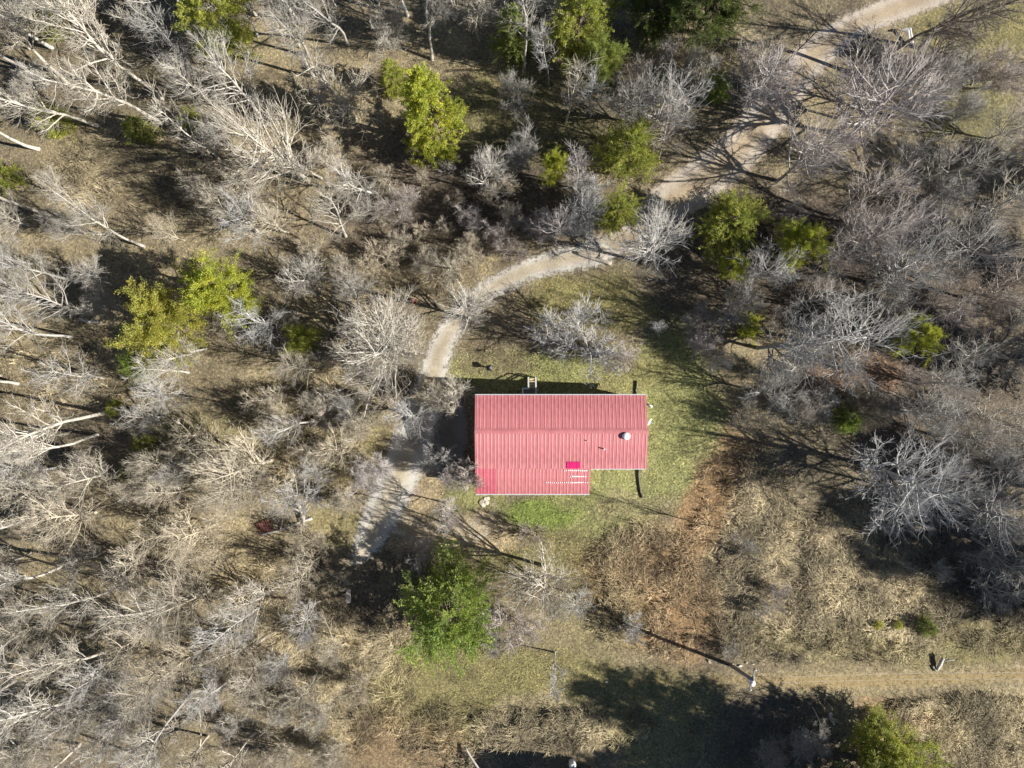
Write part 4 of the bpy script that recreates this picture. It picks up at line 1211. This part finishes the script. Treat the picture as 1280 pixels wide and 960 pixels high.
def log(name, p, q, r0, r1, mat, label, cat, lift=None, knots=3, bow=0.1):
    a, b = G(*p), G(*q)
    a.z += (r0 if lift is None else lift[0])
    b.z += (r1 if lift is None else lift[1])
    root = empty(name, a)
    side = (b - a).cross(Vector((0, 0, 1))).normalized()
    n = 9
    pts = [(b - a) * t + side * (bow * math.sin(t * 5.0)) + Vector((0, 0, random.uniform(-.02, .02))) for t in np.linspace(0, 1, n)]
    rad = [r0 + (r1 - r0) * t + random.uniform(-.1, .1) * r0 for t in np.linspace(0, 1, n)]
    MB().tube(pts, rad, 8).build('trunk', mat, root, True)
    for i in range(knots):
        t = random.uniform(.35, .95)
        c = pts[int(t * (n - 1))]
        dr = (side * random.choice((-1, 1)) + (b - a).normalized() * .8 + Vector((0, 0, random.uniform(.1, .6)))).normalized()
        L = random.uniform(.5, 1.3)
        MB().tube([c, c + dr * L * .5, c + dr * L + Vector((0, 0, .1))], [r1 * .6, r1 * .4, r1 * .15], 5).build('broken_branch', mat, root, True)
    return tag(root, label, cat)


log('fallen_log', (326, 668), (391, 649), .08, .12, M['bleached'], 'bleached white fallen log beside the rusty sheet', 'log', knots=2)
log('broken_trunk', (381, 655), (376, 622), .12, .2, M['wood'], 'thick pale broken trunk lying against the white fallen log', 'log', lift=(.3, .8), knots=4)
log('fallen_log', (1170, 836), (1175, 820), .13, .17, M['bleached'], 'short pale log at the edge of the mown lane', 'log', lift=(.15, .5), knots=1, bow=.02)
log('fallen_log', (1165, 832), (1169, 838), .09, .12, M['wood'], 'short grey log lying by the pale log at the lane', 'log', knots=0, bow=.01)
log('fallen_log', (581, 931), (610, 968), .09, .11, M['bleached'], 'thin straight pale trunk leaning near the white drum', 'log', lift=(.3, 1.4), knots=1, bow=.03)
log('broken_trunk', (1033, 886), (1040, 905), .14, .1, M['bleached'], 'pale splintered stump in the shadow of the huge pine', 'stump', lift=(.9, .2), knots=3)
log('fallen_log', (300, 815), (345, 790), .07, .1, M['bleached'], 'thin bleached log among dry grass in the tangled wood', 'log', knots=2)
log('fallen_log', (484, 802), (494, 815), .07, .1, M['bleached'], 'short pale log on the dry grass by the big dense conifer', 'log', knots=0, bow=.02)
log('fallen_log', (100, 398), (127, 405), .1, .13, M['bleached'], 'bleached log lying in the shade near the golden evergreen', 'log', knots=1)
log('fallen_log', (720, 316), (764, 331), .13, .17, M['wood'], 'grey log lying across the end of the gravel', 'log', knots=1, bow=.05)

# rusty corrugated sheet
g = G(331, 659)
m = MB()
nn = 13
V = [(-.65 + 1.3 * i / (nn - 1), y, .1 + .035 * (i % 2)) for y in (-.6, .6) for i in range(nn)]
V += [(x, y, z - .01) for x, y, z in V]
F = []
for i in range(nn - 1):
    F += [(i, i + 1, i + 1 + nn, i + nn), (i + 2 * nn, i + 3 * nn, i + 1 + 3 * nn, i + 1 + 2 * nn), (i, i + 2 * nn, i + 1 + 2 * nn, i + 1), (i + nn, i + nn + 1, i + 1 + 3 * nn, i + 3 * nn)]
F += [(0, nn, 3 * nn, 2 * nn), (nn - 1, 3 * nn - 1, 4 * nn - 1, 2 * nn - 1)]
m.add(V, F)
o = m.build('rusty_sheet', M['rust'])
o.location = g
o.rotation_euler = (.08, -.05, .4)
tag(o, 'rust-red corrugated sheet lying under bare twigs by the white log', 'metal sheet')
# plank standing in the conifer's shade
g = G(436, 738)
o = MB().box(-.2, .2, -.05, .05, -.1, 1.25).build('plank', M['bleached'])
o.location = g
o.rotation_euler = (.75, .05, .1)
tag(o, 'pale plank propped in the shade of the big dense conifer', 'plank')
# striped awning scrap near the dark-trunked tree
aw = empty('torn_awning', G(1133, 42))
aw.scale = (.62, .62, .62)
tag(aw, 'torn blue and white striped awning by the dark-trunked tree', 'awning')
p0, p1, p2 = Vector((-1.0, .1, 1.0)), Vector((.0, .25, 1.1)), Vector((.75, -1.75, .45))
for i in range(4):
    off = Vector((-.12 * i, -.1 * i, -.04 * i))
    mt = M['galv'] if i % 2 == 0 else M['polewood']
    m = MB()
    m.bar(p0 + off * .4, p1 + off, .1, .03)
    m.bar(p1 + off + Vector((.02, -.02, -.01)), p2 + off * 1.2, .11, .03)
    m.build('stripe', mt, aw)
for p in (p0, p1, p2):
    MB().bar((p.x, p.y, -.1), (p.x, p.y, p.z - .03), .05).build('post', M['galv'], aw)

# litter at the pole
for i, (px, py, L, a) in enumerate([(911, 822, .45, .6), (915, 829.5, .4, .1), (925, 832, .45, .3), (933, 828, .28, 1.2), (941.5, 829.5, .25, .2), (887, 827, .5, -.9), (906, 811, .3, .8), (764, 789, .35, .1), (758, 852, .3, .3)]):
    g = G(px, py)
    V = []
    for z in (0.02, .1):
        for t in range(6):
            an = t * math.pi / 3
            rr = L * (.45 if t in (0, 3) else .25) * random.uniform(.8, 1.1)
            V.append((rr * math.cos(an), rr * math.sin(an) * .7, z + random.uniform(0, .06)))
    o = MB().add(V, [(5, 4, 3, 2, 1, 0), (6, 7, 8, 9, 10, 11)] + [(t, (t + 1) % 6, (t + 1) % 6 + 6, t + 6) for t in range(6)]).build('rubble_piece', M['white'] if i % 2 == 0 else M['stone'])
    o.location = g
    o.rotation_euler.z = a
    if i < 7:
        tag(o, 'small white rubble piece in the brush at the leaning pole', 'rubble', 'white rubble at the leaning pole')
    else:
        tag(o, 'lone white stone on the orange leaf patch' if i == 7 else 'lone white stone in the shadow of the huge pine', 'stone')

# leaning utility pole with its wires
pb = G(913, 832)
pt = G(942, 850, 7.0)
up = empty('utility_pole', pb)
tag(up, 'leaning wooden utility pole with white transformer beside the mown lane', 'utility pole')
ax = pt - pb
MB().tube([Vector((0, 0, -.3)) - ax.normalized() * .1, ax * .5, ax], [.17, .15, .12], 10).build('pole', M['polewood'], up, True)
cdir = Vector((.25, 1, 0)).normalized()
ct = ax * .955
MB().bar(ct - cdir * .9, ct + cdir * .9, .12, .12).build('crossarm', M['polewood'], up)
for k in (-.8, .8, -.25, .2):
    MB().lathe([(.05, 0), (.07, .05), (.04, .1), (.06, .14), (.01, .18)], ct + cdir * k + Vector((0, 0, .06)), 10).build('insulator', M['white'], up, True)
tc = ax * .84 + Vector((.12, -.34, 0))
MB().lathe([(.2, -.4), (.24, -.36), (.24, .34), (.2, .42), (.01, .46)], tc, 16).build('transformer', M['white_metal'], up, True)
MB().bar(ax * .84, tc, .08, .1).build('bracket', M['galv'], up)
for k, ex in ((-.25, 1), (.2, 1)):
    A = pb + ct + cdir * k + Vector((0, 0, .24))
    B = Vector((62, A.y + .4 + k * .3, 8.2))
    pts = [A.lerp(B, t) - Vector((0, 0, 1.1 * 4 * t * (1 - t))) for t in np.linspace(0, 1, 15)]
    o = MB().tube(pts, .006, 5).build('overhead_wire', M['wire'], None, True)
    tag(o, 'thin pale overhead wire running from the leaning pole along the mown lane', 'wire', 'overhead wires over the mown lane')

# plain shed just past the grass strip, and the white drum at its wall
sa = G(671, 956)
sh = empty('shed', sa)
tag(sh, 'dark plank shed standing in its own shade behind the white drum', 'shed')
W_, D_, zz = 6.0, 4.5, 3.0
MB().box(.15, W_ - .15, -D_ + .15, -.15, -.3, zz - .1).build('wall', M['polewood'], sh)
for i in range(7):
    w = W_ / 7
    m = MB()
    m.add([(i * w, 0, zz), ((i + 1) * w - .01, 0, zz), ((i + 1) * w - .01, -D_, zz + .5), (i * w, -D_, zz + .5), (i * w, 0, zz - .04), ((i + 1) * w - .01, 0, zz - .04), ((i + 1) * w - .01, -D_, zz + .46), (i * w, -D_, zz + .46)],
          [(0, 3, 2, 1), (4, 5, 6, 7), (0, 1, 5, 4), (1, 2, 6, 5), (2, 3, 7, 6), (3, 0, 4, 7)])
    m.build('roof_sheet', M['galv'], sh)
dr = empty('drum', G(715, 952))
tag(dr, 'white plastic drum beside the dark shed', 'drum')
MB().lathe([(.29, 0), (.31, .05), (.31, .4), (.33, .43), (.31, .46), (.31, .9), (.27, .97)], (0, 0, 0), 20).build('body', M['white'], dr, True)
MB().lathe([(.1, .97), (.1, 1.02), (.01, 1.03)], (.15, .1, 0), 10).build('cap', M['white'], dr, True)

# ------------------------------------------------------------------ say which tree is which: what it stands beside, then its size
MARKS = [(205, 405, 'the golden evergreen'), (284, 360, 'the airy yellow-green evergreen'), (176, 452, 'the round bright green bush'), (550, 175, 'the tall narrow conifer'),
         (490, 110, 'the small olive conifer'), (642, 60, 'the grey-green conifer'), (725, 50, 'the broad olive evergreen'), (695, 220, 'the small yellow-green evergreen'),
         (1142, 422, 'the lone yellow-green evergreen'), (1058, 523, 'the bright green bush in the wood'), (1000, 312, 'the brightest yellow-green evergreen'), (915, 285, 'the olive evergreen on the bank'),
         (355, 658, 'the white fallen log'), (436, 738, 'the propped plank'), (335, 805, 'the thin bleached log'), (113, 401, 'the bleached log in shade'), (742, 324, 'the grey log'),
         (1131, 40, 'the torn awning'), (1078, 96, 'the dark-trunked leaning tree'), (1130, 580, 'the silver radiating tree'), (132, 516, 'the tallest white trunk'), (270, 40, 'the large olive evergreen'),
         (597, 236, 'the white-limbed tree'), (490, 428, 'the radiating trees by the drive'), (200, 210, 'the tan grass clearing'), (920, 830, 'the leaning pole'), (1035, 893, 'the splintered stump'),
         (825, 20, 'the straw clearing'), (895, 112, 'the small bright green bush'), (1240, 35, 'the open green field'), (378, 428, 'the low olive evergreen'), (470, 244, 'the slender radiating tree')]
byl = {}
for o in list(COL.objects):
    if o.parent is None and o.get('group', '').startswith('set of'):
        px, py = topixel(o.location.x, o.location.y)
        d, mk = min(((px - a) ** 2 + (py - b) ** 2, t) for a, b, t in MARKS)
        kind = o['label']
        for z in ZP.values():
            if kind.endswith(z):
                kind, zone = kind[:-len(z) - 1], z
        if d < 75 ** 2 and not (-40 > px or px > 1320 or py > 1000):
            zone = 'near ' + mk
        o['label'] = kind + ' ' + zone
        o['group'] = kind.split(' ', 1)[1] + 's ' + zone
        byl.setdefault(o['label'], []).append(o)
for lb, os_ in byl.items():
    os_.sort(key=lambda o: -o.scale.z)
    n = len(os_)
    words = ['taller one', 'shorter one'] if n == 2 else ['tallest one'] + [None] * (n - 2) + ['shortest one']
    if n > 1:
        if n == 3:
            words[1] = 'middle-sized one'
        for o, w in zip(os_, words):
            if w:
                o['label'] = lb + ', ' + w
print('trees', len(TREES))
